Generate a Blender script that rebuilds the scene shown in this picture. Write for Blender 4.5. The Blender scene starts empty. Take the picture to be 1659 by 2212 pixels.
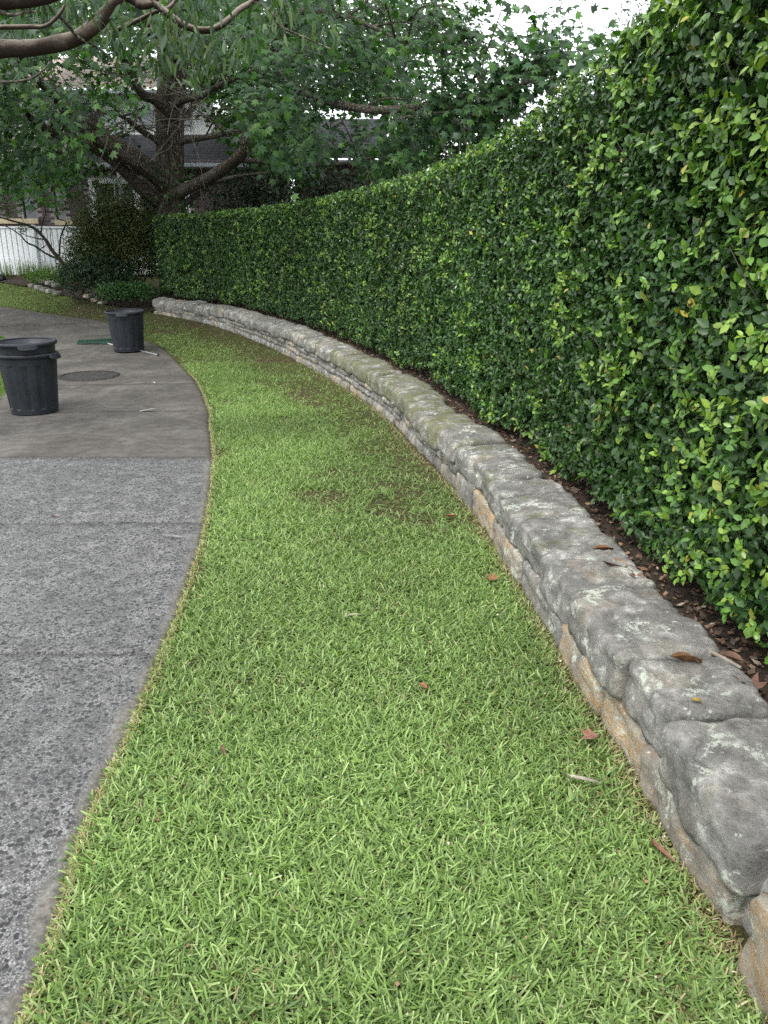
import bpy, bmesh, math, random
import numpy as np
from mathutils import Vector, Matrix, noise as mnoise

sc = bpy.context.scene
col = sc.collection
random.seed(7)
rng = np.random.default_rng(11)
R = math.radians

# ---------------------------------------------------------------- camera
CAM_H, PITCH, FPX, CX, CY = 1.6, R(18.5), 1661.0, 829.5, 1106.0
cam = bpy.data.cameras.new('camera')
cam.sensor_fit = 'VERTICAL'
cam.angle_y = 2 * math.atan(CY / FPX)
cam.clip_start, cam.clip_end = 0.05, 2000
cam_o = bpy.data.objects.new('camera', cam)
cam_o.location = (0, 0, CAM_H)
cam_o.rotation_euler = (math.pi / 2 - PITCH, 0, 0)
col.objects.link(cam_o)
sc.camera = cam_o

# ---------------------------------------------------------------- sky and sun
SUN_EL, SUN_AZ = R(58), R(215)          # azimuth measured clockwise from +Y
world = bpy.data.worlds.new('World'); sc.world = world; world.use_nodes = True
wn, wl = world.node_tree.nodes, world.node_tree.links
wn.clear()
w_out = wn.new('ShaderNodeOutputWorld'); w_bg = wn.new('ShaderNodeBackground')
w_sky = wn.new('ShaderNodeTexSky'); w_sky.sky_type = 'NISHITA'; w_sky.sun_disc = False
w_sky.sun_elevation = SUN_EL; w_sky.sun_rotation = SUN_AZ
w_sky.dust_density = 2.0; w_sky.air_density = 1.2
w_tc = wn.new('ShaderNodeTexCoord'); w_map = wn.new('ShaderNodeMapping'); w_map.inputs['Scale'].default_value = (1, 1, 2.2)
w_noise = wn.new('ShaderNodeTexNoise'); w_noise.inputs['Scale'].default_value = 3.2; w_noise.inputs['Detail'].default_value = 7
w_ramp = wn.new('ShaderNodeValToRGB')
w_ramp.color_ramp.elements[0].position = 0.30; w_ramp.color_ramp.elements[0].color = (0.55, 0.55, 0.55, 1)
w_ramp.color_ramp.elements[1].position = 0.50; w_ramp.color_ramp.elements[1].color = (0.97, 0.97, 0.97, 1)
w_mix = wn.new('ShaderNodeMixRGB'); w_mix.inputs[2].default_value = (8.6, 8.9, 9.2, 1)    # thin bright cloud
wl.new(w_tc.outputs['Generated'], w_map.inputs[0]); wl.new(w_map.outputs[0], w_noise.inputs['Vector'])
wl.new(w_noise.outputs['Fac'], w_ramp.inputs[0]); wl.new(w_ramp.outputs[0], w_mix.inputs[0])
wl.new(w_sky.outputs[0], w_mix.inputs[1]); wl.new(w_mix.outputs[0], w_bg.inputs[0])
w_bg.inputs[1].default_value = 0.12
wl.new(w_bg.outputs[0], w_out.inputs[0])

sun = bpy.data.lights.new('sun', 'SUN'); sun.energy = 1.2; sun.angle = R(14); sun.color = (1, 0.96, 0.9)
sun_o = bpy.data.objects.new('sun', sun); col.objects.link(sun_o)
sd = Vector((math.sin(SUN_AZ) * math.cos(SUN_EL), math.cos(SUN_AZ) * math.cos(SUN_EL), math.sin(SUN_EL)))
sun_o.rotation_euler = sd.to_track_quat('Z', 'Y').to_euler(); sun_o.location = sd * 40

sc.view_settings.view_transform = 'Standard'; sc.view_settings.look = 'None'
sc.view_settings.exposure = 1.35; sc.view_settings.gamma = 1
sc.view_settings.use_curve_mapping = False
sc.render.engine = 'CYCLES'
sc.cycles.max_bounces = 6; sc.cycles.diffuse_bounces = 3; sc.cycles.glossy_bounces = 2
sc.cycles.transmission_bounces = 3; sc.cycles.transparent_max_bounces = 6
sc.cycles.use_denoising = False; sc.cycles.denoiser = 'OPENIMAGEDENOISE'; sc.cycles.denoising_input_passes = 'RGB_ALBEDO_NORMAL'; sc.cycles.denoising_prefilter = 'ACCURATE'
sc.cycles.sample_clamp_indirect = 4

# ---------------------------------------------------------------- helpers
cp, sp = math.cos(PITCH), math.sin(PITCH)
def at(px, py, Y):
    """point of the place seen at px,py (photo at 1659 wide) standing Y metres ahead"""
    u, v = (px - CX) / FPX, (CY - py) / FPX
    r = (u, cp + v * sp, -sp + v * cp); t = Y / r[1]
    return Vector((t * r[0], Y, CAM_H + t * r[2]))
def projx(P):
    P = np.asarray(P, float); d = P[..., 1] * cp - (P[..., 2] - CAM_H) * sp; up = P[..., 1] * sp + (P[..., 2] - CAM_H) * cp
    return CX + FPX * P[..., 0] / d, CY - FPX * up / d, d
def gz(y):
    return 0.0052 * np.clip(np.asarray(y, float) - 8, 0, 15) ** 2
def gzf(y): return 0.0052 * min(max(y - 8, 0), 15) ** 2
def on_ground(px, py, dz=0.0):
    u, v = (px - CX) / FPX, (CY - py) / FPX
    r = (u, cp + v * sp, -sp + v * cp); t = 0.5
    while CAM_H + t * r[2] - gzf(t * r[1]) - dz > 0 and t < 60: t += 0.01
    return Vector((t * r[0], t * r[1], CAM_H + t * r[2]))

_tabs = {}
def vnoise(x, y, seed=0, scale=1.0):
    if seed not in _tabs: _tabs[seed] = np.random.default_rng(1000 + seed).random((64, 64))
    T = _tabs[seed]; x = np.asarray(x, float) * scale; y = np.asarray(y, float) * scale
    xi = np.floor(x).astype(int); yi = np.floor(y).astype(int); fx = x - xi; fy = y - yi
    fx = fx * fx * (3 - 2 * fx); fy = fy * fy * (3 - 2 * fy)
    a = T[xi % 64, yi % 64]; b = T[(xi + 1) % 64, yi % 64]; c = T[xi % 64, (yi + 1) % 64]; d = T[(xi + 1) % 64, (yi + 1) % 64]
    return (a * (1 - fx) + b * fx) * (1 - fy) + (c * (1 - fx) + d * fx) * fy

def tag(o, label=None, cat=None, group=None, kind=None):
    if label: o['label'] = label
    if cat: o['category'] = cat
    if group: o['group'] = group
    if kind: o['kind'] = kind
    return o
def link(name, me, mat=None, parent=None):
    o = bpy.data.objects.new(name, me); col.objects.link(o)
    if mat is not None and me is not None and len(me.materials) == 0: me.materials.append(mat)
    if parent is not None: o.parent = parent
    return o
def empty(name, label, cat, loc=(0, 0, 0), group=None, rotz=0):
    o = bpy.data.objects.new(name, None); col.objects.link(o); o.location = loc; o.rotation_euler = (0, 0, rotz)
    o.empty_display_size = 0.1
    return tag(o, label, cat, group)
def pydata(name, v, f, smooth=False):
    me = bpy.data.meshes.new(name); me.from_pydata([tuple(p) for p in v], [], [tuple(q) for q in f])
    if smooth: me.polygons.foreach_set('use_smooth', [True] * len(me.polygons))
    me.update(); return me
def bm_mesh(name, bm, smooth=False):
    me = bpy.data.meshes.new(name); bmesh.ops.recalc_face_normals(bm, faces=bm.faces); bm.to_mesh(me); bm.free()
    if smooth: me.polygons.foreach_set('use_smooth', [True] * len(me.polygons))
    return me
def np_mesh(name, V, Fc, C=None, smooth=False):
    """V (n,3), Fc (m,k), C (n,3) vertex colours"""
    me = bpy.data.meshes.new(name); n, (m, k) = len(V), Fc.shape
    me.vertices.add(n); me.vertices.foreach_set('co', np.ascontiguousarray(V, np.float32).ravel())
    me.loops.add(m * k); me.loops.foreach_set('vertex_index', np.ascontiguousarray(Fc, np.int32).ravel())
    me.polygons.add(m); me.polygons.foreach_set('loop_start', np.arange(0, m * k, k, dtype=np.int32))
    me.polygons.foreach_set('loop_total', np.full(m, k, np.int32))
    if smooth: me.polygons.foreach_set('use_smooth', np.ones(m, bool))
    me.update(calc_edges=True)
    if C is not None:
        a = me.color_attributes.new('Col', 'FLOAT_COLOR', 'POINT')
        c4 = np.ones((n, 4), np.float32); c4[:, :3] = C; a.data.foreach_set('color', c4.ravel())
    return me
def unit(a): return a / np.maximum(np.linalg.norm(a, axis=-1, keepdims=True), 1e-9)
def frames(d, n):
    """rotation matrices with Y along d, Z near n"""
    y = unit(d); z = unit(n - (n * y).sum(-1, keepdims=True) * y); x = np.cross(y, z)
    return np.stack([x, y, z], -1)
def scatter(name, tv, tf, pos, d, n, scale, colr, shade=None):
    tv = np.asarray(tv, float); tf = np.asarray(tf, int); N, K = len(pos), len(tv)
    scale = np.asarray(scale, float)
    if scale.ndim == 1: scale = np.repeat(scale[:, None], 3, 1)
    M = frames(d, n) * scale[:, None, :]
    V = np.einsum('nij,kj->nki', M, tv) + pos[:, None, :]
    Fc = (tf[None] + (np.arange(N) * K)[:, None, None]).reshape(-1, tf.shape[1])
    C = np.repeat(colr[:, None, :], K, 1)
    if shade is not None: C = C * np.asarray(shade)[None, :, None]
    return V.reshape(-1, 3), Fc, C.reshape(-1, 3)
def join(parts):
    V, Fc, C, o = [], [], [], 0
    for v, f, c in parts:
        V.append(v); Fc.append(f + o); C.append(c); o += len(v)
    return np.concatenate(V), np.concatenate(Fc), np.concatenate(C)

def catmull(P, n=8, closed=False):
    P = [np.asarray(p, float) for p in P]; out = []
    for i in range(len(P) - 1):
        p0 = P[i - 1] if i else 2 * P[0] - P[1]; p1, p2 = P[i], P[i + 1]; p3 = P[i + 2] if i + 2 < len(P) else 2 * P[-1] - P[-2]
        for k in range(n):
            t = k / n
            out.append(0.5 * (2 * p1 + (p2 - p0) * t + (2 * p0 - 5 * p1 + 4 * p2 - p3) * t * t + (3 * p1 - p0 - 3 * p2 + p3) * t ** 3))
    out.append(P[-1]); return np.array(out)
def tube(P, r, sides=8, wob=0.0, seed=0, cap=True):
    """verts, quads of a tapered tube through P with radii r"""
    P = np.asarray(P, float); n = len(P); r = np.interp(np.linspace(0, 1, n), np.linspace(0, 1, len(r)), r)
    T = unit(np.gradient(P, axis=0)); a = np.array([0.3, 0.2, 0.93]) if abs(T[0][2]) < 0.8 else np.array([1.0, 0.1, 0.0])
    V = []; up = a
    rr = np.random.default_rng(seed)
    ph = rr.random(4) * 6.28
    for i in range(n):
        x = unit(np.cross(up, T[i])); up = np.cross(T[i], x)
        for k in range(sides):
            q = 2 * math.pi * k / sides
            w = 1 + wob * (math.sin(3 * q + ph[0] + i * 0.21) * 0.6 + math.sin(2 * q + ph[1] + i * 0.5) * 0.6 + math.sin(i * 0.9 + ph[2]) * 0.5)
            V.append(P[i] + (x * math.cos(q) + up * math.sin(q)) * r[i] * w)
    Fc = []
    for i in range(n - 1):
        for k in range(sides):
            a, b = i * sides + k, i * sides + (k + 1) % sides
            Fc.append((a, b, b + sides, a + sides))
    return np.array(V), np.array(Fc)
def tubes_mesh(name, L, smooth=True):
    V, Fc, o = [], [], 0
    for v, f in L:
        V.append(v); Fc.append(f + o); o += len(v)
    return np_mesh(name, np.concatenate(V), np.concatenate(Fc), None, smooth)
def box(bm, x0, x1, y0, y1, z0, z1, bev=0.0):
    vs = [bm.verts.new((x, y, z)) for z in (z0, z1) for y in (y0, y1) for x in (x0, x1)]
    fs = [bm.faces.new([vs[i] for i in q]) for q in ((0, 2, 3, 1), (4, 5, 7, 6), (0, 1, 5, 4), (2, 6, 7, 3), (0, 4, 6, 2), (1, 3, 7, 5))]
    if bev: bmesh.ops.bevel(bm, geom=list({e for f in fs for e in f.edges}), offset=bev, segments=1, affect='EDGES')
def box_mesh(name, x0, x1, y0, y1, z0, z1, bev=0.0):
    bm = bmesh.new(); box(bm, x0, x1, y0, y1, z0, z1, bev); return bm_mesh(name, bm)

# ---------------------------------------------------------------- materials
class NT:
    def __init__(s, name):
        s.m = bpy.data.materials.new(name); s.m.use_nodes = True; s.t = s.m.node_tree; s.t.nodes.clear()
        s.out = s.n('OutputMaterial'); s.b = s.n('BsdfPrincipled'); s.l(s.b.outputs[0], s.out.inputs[0])
        s.geo = None
    def n(s, k, **kw):
        x = s.t.nodes.new('ShaderNode' + k)
        for a, v in kw.items(): setattr(x, a, v)
        return x
    def l(s, a, b): s.t.links.new(a, b)
    def pos(s):
        if s.geo is None: s.geo = s.n('NewGeometry')
        return s.geo.outputs['Position']
    def obj(s): return s.n('TexCoord').outputs['Object']
    def noise(s, scale, detail=4, rough=0.55, vec=None, stretch=None, dist=0):
        x = s.n('TexNoise'); x.inputs['Scale'].default_value = scale; x.inputs['Detail'].default_value = detail
        x.inputs['Roughness'].default_value = rough; x.inputs['Distortion'].default_value = dist
        v = vec or s.pos()
        if stretch:
            mp = s.n('Mapping'); mp.inputs['Scale'].default_value = stretch; s.l(v, mp.inputs[0]); v = mp.outputs[0]
        s.l(v, x.inputs['Vector']); return x.outputs['Fac']
    def voro(s, scale, feature='F1', out='Distance', vec=None, rand=1.0, stretch=None):
        x = s.n('TexVoronoi', feature=feature); x.inputs['Scale'].default_value = scale; x.inputs['Randomness'].default_value = rand
        v = vec or s.pos()
        if stretch:
            mp = s.n('Mapping'); mp.inputs['Scale'].default_value = stretch; s.l(v, mp.inputs[0]); v = mp.outputs[0]
        s.l(v, x.inputs['Vector']); return x.outputs[out]
    def ramp(s, fac, stops, interp='LINEAR'):
        x = s.n('ValToRGB'); e = x.color_ramp.elements; x.color_ramp.interpolation = interp
        while len(e) < len(stops): e.new(0.5)
        for el, (p, c) in zip(e, stops): el.position = p; el.color = (*c, 1) if len(c) == 3 else c
        s.l(fac, x.inputs[0]); return x.outputs[0]
    def mix(s, fac, a, b, mode='MIX'):
        x = s.n('MixRGB', blend_type=mode)
        for i, v in enumerate((fac, a, b)):
            if hasattr(v, 'is_output'): s.l(v, x.inputs[i])
            elif i == 0: x.inputs[0].default_value = v
            else: x.inputs[i].default_value = (*v, 1)
        return x.outputs[0]
    def math(s, op, a, b=0.5, clamp=False):
        x = s.n('Math', operation=op); x.use_clamp = clamp
        for i, v in enumerate((a, b)):
            if hasattr(v, 'is_output'): s.l(v, x.inputs[i])
            else: x.inputs[i].default_value = v
        return x.outputs[0]
    def attr(s, name='Col', out='Color'):
        x = s.n('Attribute', attribute_name=name); return x.outputs[out]
    def rand(s): return s.n('ObjectInfo').outputs['Random']
    def bump(s, h, strength=0.4, dist=0.01, prev=None):
        x = s.n('Bump'); x.inputs['Strength'].default_value = strength; x.inputs['Distance'].default_value = dist
        s.l(h, x.inputs['Height'])
        if prev is not None: s.l(prev, x.inputs['Normal'])
        return x.outputs[0]
    def set(s, color=None, rough=None, normal=None, spec=None, metal=None):
        for k, v in (('Base Color', color), ('Roughness', rough), ('Normal', normal), ('Specular IOR Level', spec), ('Metallic', metal)):
            if v is None: continue
            if hasattr(v, 'is_output'): s.l(v, s.b.inputs[k])
            else: s.b.inputs[k].default_value = (*v, 1) if isinstance(v, tuple) else v
        return s.m
def leaf_mat(name, rough=0.4, trans=0.3, spec=0.5, tint=(1.25, 1.5, 0.55), vary=True):
    t = NT(name); c = t.attr()
    if vary:
        nz = t.noise(60, 2); c = t.mix(1.0, c, t.ramp(nz, [(0.3, (0.8, 0.8, 0.8)), (0.7, (1.15, 1.15, 1.15))]), 'MULTIPLY')
    t.set(c, rough, spec=spec)
    tr = t.n('BsdfTranslucent'); t.l(t.mix(1.0, c, tint, 'MULTIPLY'), tr.inputs[0])
    mx = t.n('MixShader'); mx.inputs[0].default_value = trans
    t.l(t.b.outputs[0], mx.inputs[1]); t.l(tr.outputs[0], mx.inputs[2]); t.l(mx.outputs[0], t.out.inputs[0])
    return t.m
def plain(name, c, rough=0.6, spec=0.4, metal=0.0, var=0.15, scale=12, bump=0.0):
    t = NT(name); nz = t.noise(scale, 5)
    cc = t.mix(1.0, c, t.ramp(nz, [(0.25, (1 - var,) * 3), (0.75, (1 + var,) * 3)]), 'MULTIPLY')
    return t.set(cc, rough, t.bump(t.noise(scale * 4, 4), bump, 0.01) if bump else None, spec, metal)

M = {}
M['grass'] = leaf_mat('grass_blade', 0.55, 0.35, 0.3, (1.1, 1.3, 0.6), vary=False)
M['hedge_leaf'] = leaf_mat('hedge_leaf', 0.33, 0.2, 0.36, (1.4, 1.6, 0.4))
M['tree_leaf'] = leaf_mat('tree_leaf', 0.45, 0.32, 0.35, (1.4, 1.8, 0.4))
M['shrub_leaf'] = leaf_mat('shrub_leaf', 0.45, 0.25, 0.4)
M['dry_leaf'] = leaf_mat('dry_leaf', 0.6, 0.12, 0.3, (1.3, 0.9, 0.6))

t = NT('soil'); a = t.noise(3.0, 6); b = t.noise(90, 5, 0.7)
t.set(t.mix(0.6, t.ramp(a, [(0.35, (0.035, 0.027, 0.02)), (0.65, (0.07, 0.052, 0.037))]), t.ramp(b, [(0.3, (0.015, 0.012, 0.01)), (0.6, (0.07, 0.053, 0.04)), (0.75, (0.15, 0.12, 0.085))])), 0.95,
      t.bump(b, 0.8, 0.02), 0.15); M['soil'] = t.m
t = NT('thatch'); a = t.noise(1.3, 5); b = t.noise(120, 5, 0.7)
t.set(t.mix(t.ramp(a, [(0.4, (0, 0, 0)), (0.62, (1, 1, 1))]), t.ramp(b, [(0.3, (0.03, 0.035, 0.012)), (0.7, (0.12, 0.12, 0.045))]), t.ramp(b, [(0.3, (0.03, 0.022, 0.014)), (0.7, (0.13, 0.10, 0.055))])), 0.95,
      t.bump(b, 0.9, 0.02), 0.1); M['thatch'] = t.m

def stone_mat(name, tan=0.0, moss=0.0, dark=0.0):
    t = NT(name); p = t.pos(); rnd = t.rand()
    off = t.n('VectorMath', operation='ADD'); cmb = t.n('CombineXYZ'); t.l(t.math('MULTIPLY', rnd, 37.0), cmb.inputs[0]); t.l(p, off.inputs[0]); t.l(cmb.outputs[0], off.inputs[1]); v = off.outputs[0]
    big = t.noise(3.2, 6, 0.6, v, dist=0.6); med = t.noise(14, 8, 0.68, v); fine = t.noise(130, 6, 0.75, v)
    strata = t.noise(9, 5, 0.6, v, (0.5, 0.5, 3.2), 0.8)
    g = t.ramp(med, [(0.26, (0.07, 0.067, 0.061)), (0.40, (0.19, 0.184, 0.17)), (0.55, (0.31, 0.302, 0.28)), (0.68, (0.55, 0.54, 0.505))])
    tn = t.ramp(strata, [(0.3, (0.33, 0.28, 0.21)), (0.46, (0.48, 0.42, 0.32)), (0.56, (0.42, 0.26, 0.11)), (0.64, (0.50, 0.42, 0.29)), (0.8, (0.60, 0.56, 0.48))])
    tf = t.math('ADD', t.ramp(big, [(0.50 - 0.25 * tan, (0, 0, 0)), (0.66 - 0.25 * tan, (1, 1, 1))]), t.math('MULTIPLY', rnd, 0.35 * tan), True)
    c = t.mix(t.math('MULTIPLY', tf, min(1.0, 0.15 + tan)), g, tn)
    # weathered grey skin and pale crustose lichen in patches of their own
    skin = t.ramp(t.noise(4.0, 8, 0.7, v, dist=.5), [(0.44, (0, 0, 0)), (0.54, (1, 1, 1))])
    c = t.mix(t.math('MULTIPLY', skin, 0.7 - 0.45 * tan), c, t.ramp(fine, [(0.3, (0.06, 0.058, 0.054)), (0.7, (0.22, 0.214, 0.20))]))
    lic = t.math('MULTIPLY', t.ramp(t.noise(7.5, 8, 0.7, v), [(0.55, (0, 0, 0)), (0.6, (1, 1, 1))]), t.ramp(t.noise(34, 6, 0.7, v), [(0.46, (0, 0, 0)), (0.54, (1, 1, 1))]))
    c = t.mix(t.math('MULTIPLY', lic, 0.85), c, (0.56, 0.60, 0.51))
    spots = t.ramp(t.voro(26, vec=v), [(0.10, (1, 1, 1)), (0.17, (0, 0, 0))])
    spots = t.math('MULTIPLY', spots, t.ramp(t.noise(11, 4, vec=v), [(0.54, (0, 0, 0)), (0.62, (1, 1, 1))]))
    c = t.mix(t.math('MULTIPLY', spots, 0.7), c, (0.64, 0.65, 0.6))
    ck = t.voro(2.3, 'DISTANCE_TO_EDGE', vec=t.mix(0.12, v, t.n('TexNoise').outputs['Color'])); crack = t.ramp(ck, [(0.0, (1, 1, 1)), (0.012, (0, 0, 0))])
    crack = t.math('MULTIPLY', crack, t.ramp(t.noise(4, 3, vec=v), [(0.5, (0, 0, 0)), (0.58, (1, 1, 1))]))
    c = t.mix(t.math('MULTIPLY', crack, 0.45), c, (0.03, 0.028, 0.025))
    if moss:
        nz = t.n('SeparateXYZ'); gm = t.n('NewGeometry'); t.l(gm.outputs['Normal'], nz.inputs[0])
        mk = t.ramp(t.noise(6, 6, 0.6, v), [(0.62 - 0.3 * moss, (0, 0, 0)), (0.78 - 0.3 * moss, (1, 1, 1))])
        c = t.mix(t.math('MULTIPLY', mk, 0.75), c, t.ramp(fine, [(0.3, (0.07, 0.075, 0.03)), (0.7, (0.20, 0.205, 0.09))]))
    if dark: c = t.mix(dark, c, (0.06, 0.055, 0.048))
    h = t.math('ADD', t.math('MULTIPLY', med, 0.6), t.math('MULTIPLY', fine, 0.4))
    nrm = t.bump(fine, 0.22, 0.006, t.bump(h, 0.8, 0.03))
    t.set(c, 0.9, nrm, 0.2); return t.m
M['cap'] = stone_mat('weathered_capstone', 0.08, 0.0)
M['cap_moss'] = stone_mat('mossy_capstone', 0.1, 0.75)
M['cap_lichen'] = stone_mat('lichen_capstone', 0.05, 0.3)
M['face_tan'] = stone_mat('sandstone_face', 0.75)
M['face_pale'] = stone_mat('pale_sandstone', 0.5)
M['face'] = stone_mat('grey_sandstone_face', 0.25, 0.3, 0.15)
t = NT('mortar'); a = t.noise(60, 6, 0.7); t.set(t.ramp(a, [(0.3, (0.13, 0.125, 0.115)), (0.7, (0.42, 0.41, 0.38))]), 0.95, t.bump(a, 0.7, 0.02), 0.1); M['mortar'] = t.m

# concrete
def concrete(name, aggregate):
    t = NT(name); p = t.pos(); e = t.attr('edge', 'Fac')
    big = t.noise(1.6, 5, 0.6); med = t.noise(9, 6, 0.65); fine = t.noise(300, 4, 0.8)
    if aggregate:
        mat = t.ramp(t.math('ADD', t.math('MULTIPLY', t.noise(170, 5, 0.75), 0.75), t.math('MULTIPLY', med, 0.25)), [(0.36, (0.023, 0.023, 0.0225)), (0.5, (0.09, 0.089, 0.087)), (0.62, (0.32, 0.318, 0.31))])
        wn_ = t.n('VectorMath', operation='MULTIPLY_ADD')
        wv = t.n('TexNoise'); wv.inputs['Scale'].default_value = 60; t.l(p, wv.inputs['Vector'])
        t.l(wv.outputs['Color'], wn_.inputs[0]); wn_.inputs[1].default_value = (0.012, 0.012, 0.0); t.l(p, wn_.inputs[2])
        vv = wn_.outputs[0]
        x = t.n('TexVoronoi', feature='F1'); x.inputs['Scale'].default_value = 58; t.l(vv, x.inputs['Vector'])
        sep = t.n('SeparateColor'); t.l(x.outputs['Color'], sep.inputs[0])
        thr = t.math('MULTIPLY_ADD', sep.outputs[0], 0.46); thr.node.inputs[2].default_value = 0.17
        stone = t.math('MULTIPLY', t.math('SUBTRACT', thr, x.outputs['Distance']), 22.0, True)
        stone = t.math('MULTIPLY', stone, t.ramp(e, [(0.25, (0, 0, 0)), (0.6, (1, 1, 1))]))
        sc_ = t.ramp(sep.outputs[1], [(0.0, (0.010, 0.011, 0.013)), (0.5, (0.026, 0.027, 0.030)), (0.8, (0.055, 0.055, 0.056)), (1.0, (0.11, 0.10, 0.09))])
        sp2 = t.ramp(t.voro(125), [(0.26, (1, 1, 1)), (0.36, (0, 0, 0))]); mat = t.mix(t.math('MULTIPLY', sp2, 0.85), mat, t.ramp(t.noise(90, 2), [(0.50, (0.018, 0.018, 0.019)), (0.66, (0.36, 0.355, 0.35))]))
        c = t.mix(t.math('MULTIPLY', stone, 0.95), mat, sc_)
        c = t.mix(t.ramp(big, [(0.40, (0, 0, 0)), (0.75, (0.15, 0.15, 0.15))]), c, (0.14, 0.136, 0.13))
        c = t.mix(t.ramp(t.noise(1.1, 4, 0.5, stretch=(1, 1.0, 1)), [(0.45, (0, 0, 0)), (0.7, (0.35,) * 3)]), c, (0.05, 0.05, 0.052))
        smooth_c = t.ramp(t.noise(45, 7, 0.75), [(0.3, (0.045, 0.04, 0.033)), (0.5, (0.125, 0.115, 0.10)), (0.7, (0.24, 0.23, 0.21))])
        c = t.mix(t.ramp(e, [(0.22, (1, 1, 1)), (0.5, (0, 0, 0))]), c, smooth_c)
        n = t.bump(t.noise(200, 4, 0.7), 0.3, 0.004, t.bump(stone, 0.5, 0.004))
        t.set(c, 0.75, n, 0.3)
    else:
        c = t.ramp(t.math('ADD', t.math('MULTIPLY', big, 0.35), t.math('ADD', t.math('MULTIPLY', med, 0.3), t.math('MULTIPLY', t.noise(140, 6, 0.8), 0.35))),
                   [(0.36, (0.032, 0.029, 0.025)), (0.5, (0.076, 0.069, 0.061)), (0.64, (0.15, 0.139, 0.125))])
        c = t.mix(t.ramp(e, [(0.0, (0.5,) * 3), (0.5, (0, 0, 0))]), c, (0.06, 0.048, 0.036))
        t.set(c, 0.85, t.bump(fine, 0.3, 0.004), 0.25)
    return t.m
M['aggregate'] = concrete('exposed_aggregate', True)
M['concrete'] = concrete('weathered_concrete', False)

def bark(name, c0, c1, c2, st=(9, 9, 1.6), bs=0.9):
    t = NT(name); v = t.voro(3.2, 'DISTANCE_TO_EDGE', stretch=st); nz = t.noise(4, 7, 0.7, stretch=st)
    h = t.math('ADD', t.math('MULTIPLY', t.ramp(v, [(0.0, (0, 0, 0)), (0.35, (1, 1, 1))]), 0.6), t.math('MULTIPLY', nz, 0.6))
    c = t.ramp(h, [(0.25, c0), (0.6, c1), (0.95, c2)])
    c = t.mix(t.ramp(t.noise(2.2, 6), [(0.52, (0, 0, 0)), (0.7, (0.5,) * 3)]), c, (0.16, 0.165, 0.15))
    return t.set(c, 0.92, t.bump(h, bs, 0.05), 0.15)
M['bark'] = bark('furrowed_bark', (0.028, 0.022, 0.017), (0.115, 0.095, 0.075), (0.23, 0.2, 0.16))
M['branch'] = bark('grey_branch_bark', (0.03, 0.026, 0.02), (0.10, 0.088, 0.07), (0.22, 0.2, 0.17), (6, 6, 6), 0.5)
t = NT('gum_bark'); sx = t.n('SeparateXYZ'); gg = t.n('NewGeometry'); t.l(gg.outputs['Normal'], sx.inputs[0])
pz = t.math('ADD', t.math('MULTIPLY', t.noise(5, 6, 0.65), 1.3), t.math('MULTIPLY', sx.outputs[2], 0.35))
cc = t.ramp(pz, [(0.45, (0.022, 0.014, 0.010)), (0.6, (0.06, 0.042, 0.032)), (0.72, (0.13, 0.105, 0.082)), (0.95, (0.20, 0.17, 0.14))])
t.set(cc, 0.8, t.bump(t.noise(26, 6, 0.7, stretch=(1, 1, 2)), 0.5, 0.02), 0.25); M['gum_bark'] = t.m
M['twig'] = plain('pale_twig', (0.2, 0.175, 0.14), 0.85, 0.2, var=0.4, scale=20)
M['hedge_wood'] = plain('hedge_wood', (0.09, 0.075, 0.055), 0.9, 0.2, var=0.4, scale=30)
M['hedge_inside'] = plain('hedge_shaded_core', (0.016, 0.026, 0.012), 0.95, 0.05, var=0.5, scale=40)  # dark tone stands in for the shade among the hedge's inner twigs
M['dark_wood'] = plain('dark_branch', (0.035, 0.028, 0.022), 0.85, 0.2, var=0.4, scale=20)
t = NT('bin_plastic'); a = t.noise(7, 7, 0.65); b = t.noise(30, 6, 0.7, stretch=(1, 1, 0.35))
t.set(t.mix(t.ramp(b, [(0.42, (0, 0, 0)), (0.75, (0.4,) * 3)]), t.ramp(a, [(0.3, (0.008, 0.010, 0.014)), (0.7, (0.013, 0.016, 0.023))]), (0.028, 0.033, 0.042)), t.ramp(a, [(0.3, (0.42,) * 3), (0.7, (0.62,) * 3)]), t.bump(t.noise(180, 3), 0.12, 0.004), 0.42); M['bin'] = t.m
M['rake_green'] = plain('rake_green_plastic', (0.008, 0.045, 0.03), 0.5, 0.45, var=0.25, scale=25)
M['rake_tine'] = plain('rake_tine_plastic', (0.05, 0.06, 0.035), 0.5, 0.4, var=0.3, scale=25)
M['alu'] = plain('brushed_pole', (0.52, 0.52, 0.51), 0.35, 0.5, 0.75, 0.25, 18)
M['black'] = plain('black_rubber', (0.012, 0.012, 0.013), 0.5, 0.4)
M['iron'] = plain('cover_iron', (0.034, 0.033, 0.031), 0.7, 0.35, 0.2, 0.5, 14, 0.6)
M['white_paint'] = plain('white_paint', (0.74, 0.77, 0.8), 0.55, 0.4, var=0.06, scale=4)
M['house_white'] = plain('white_render', (0.72, 0.73, 0.74), 0.7, 0.3, var=0.06, scale=3)
M['grey_trim'] = plain('grey_trim', (0.3, 0.33, 0.37), 0.5, 0.4, var=0.1)
M['slate'] = plain('slate_tiles', (0.055, 0.057, 0.068), 0.75, 0.3, var=0.35, scale=6, bump=0.4)
M['terracotta'] = plain('terracotta_tiles', (0.50, 0.42, 0.39), 0.85, 0.2, var=0.25, scale=6, bump=0.3)
M['sandstone_sill'] = plain('sandstone_sill', (0.5, 0.42, 0.28), 0.9, 0.2, var=0.2, scale=8, bump=0.3)
M['brick_mortar'] = plain('brick_mortar', (0.3, 0.28, 0.27), 0.95, 0.1, var=0.2, scale=30)
t = NT('dark_brick'); r_ = t.rand(); nz = t.noise(14, 5)
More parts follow.
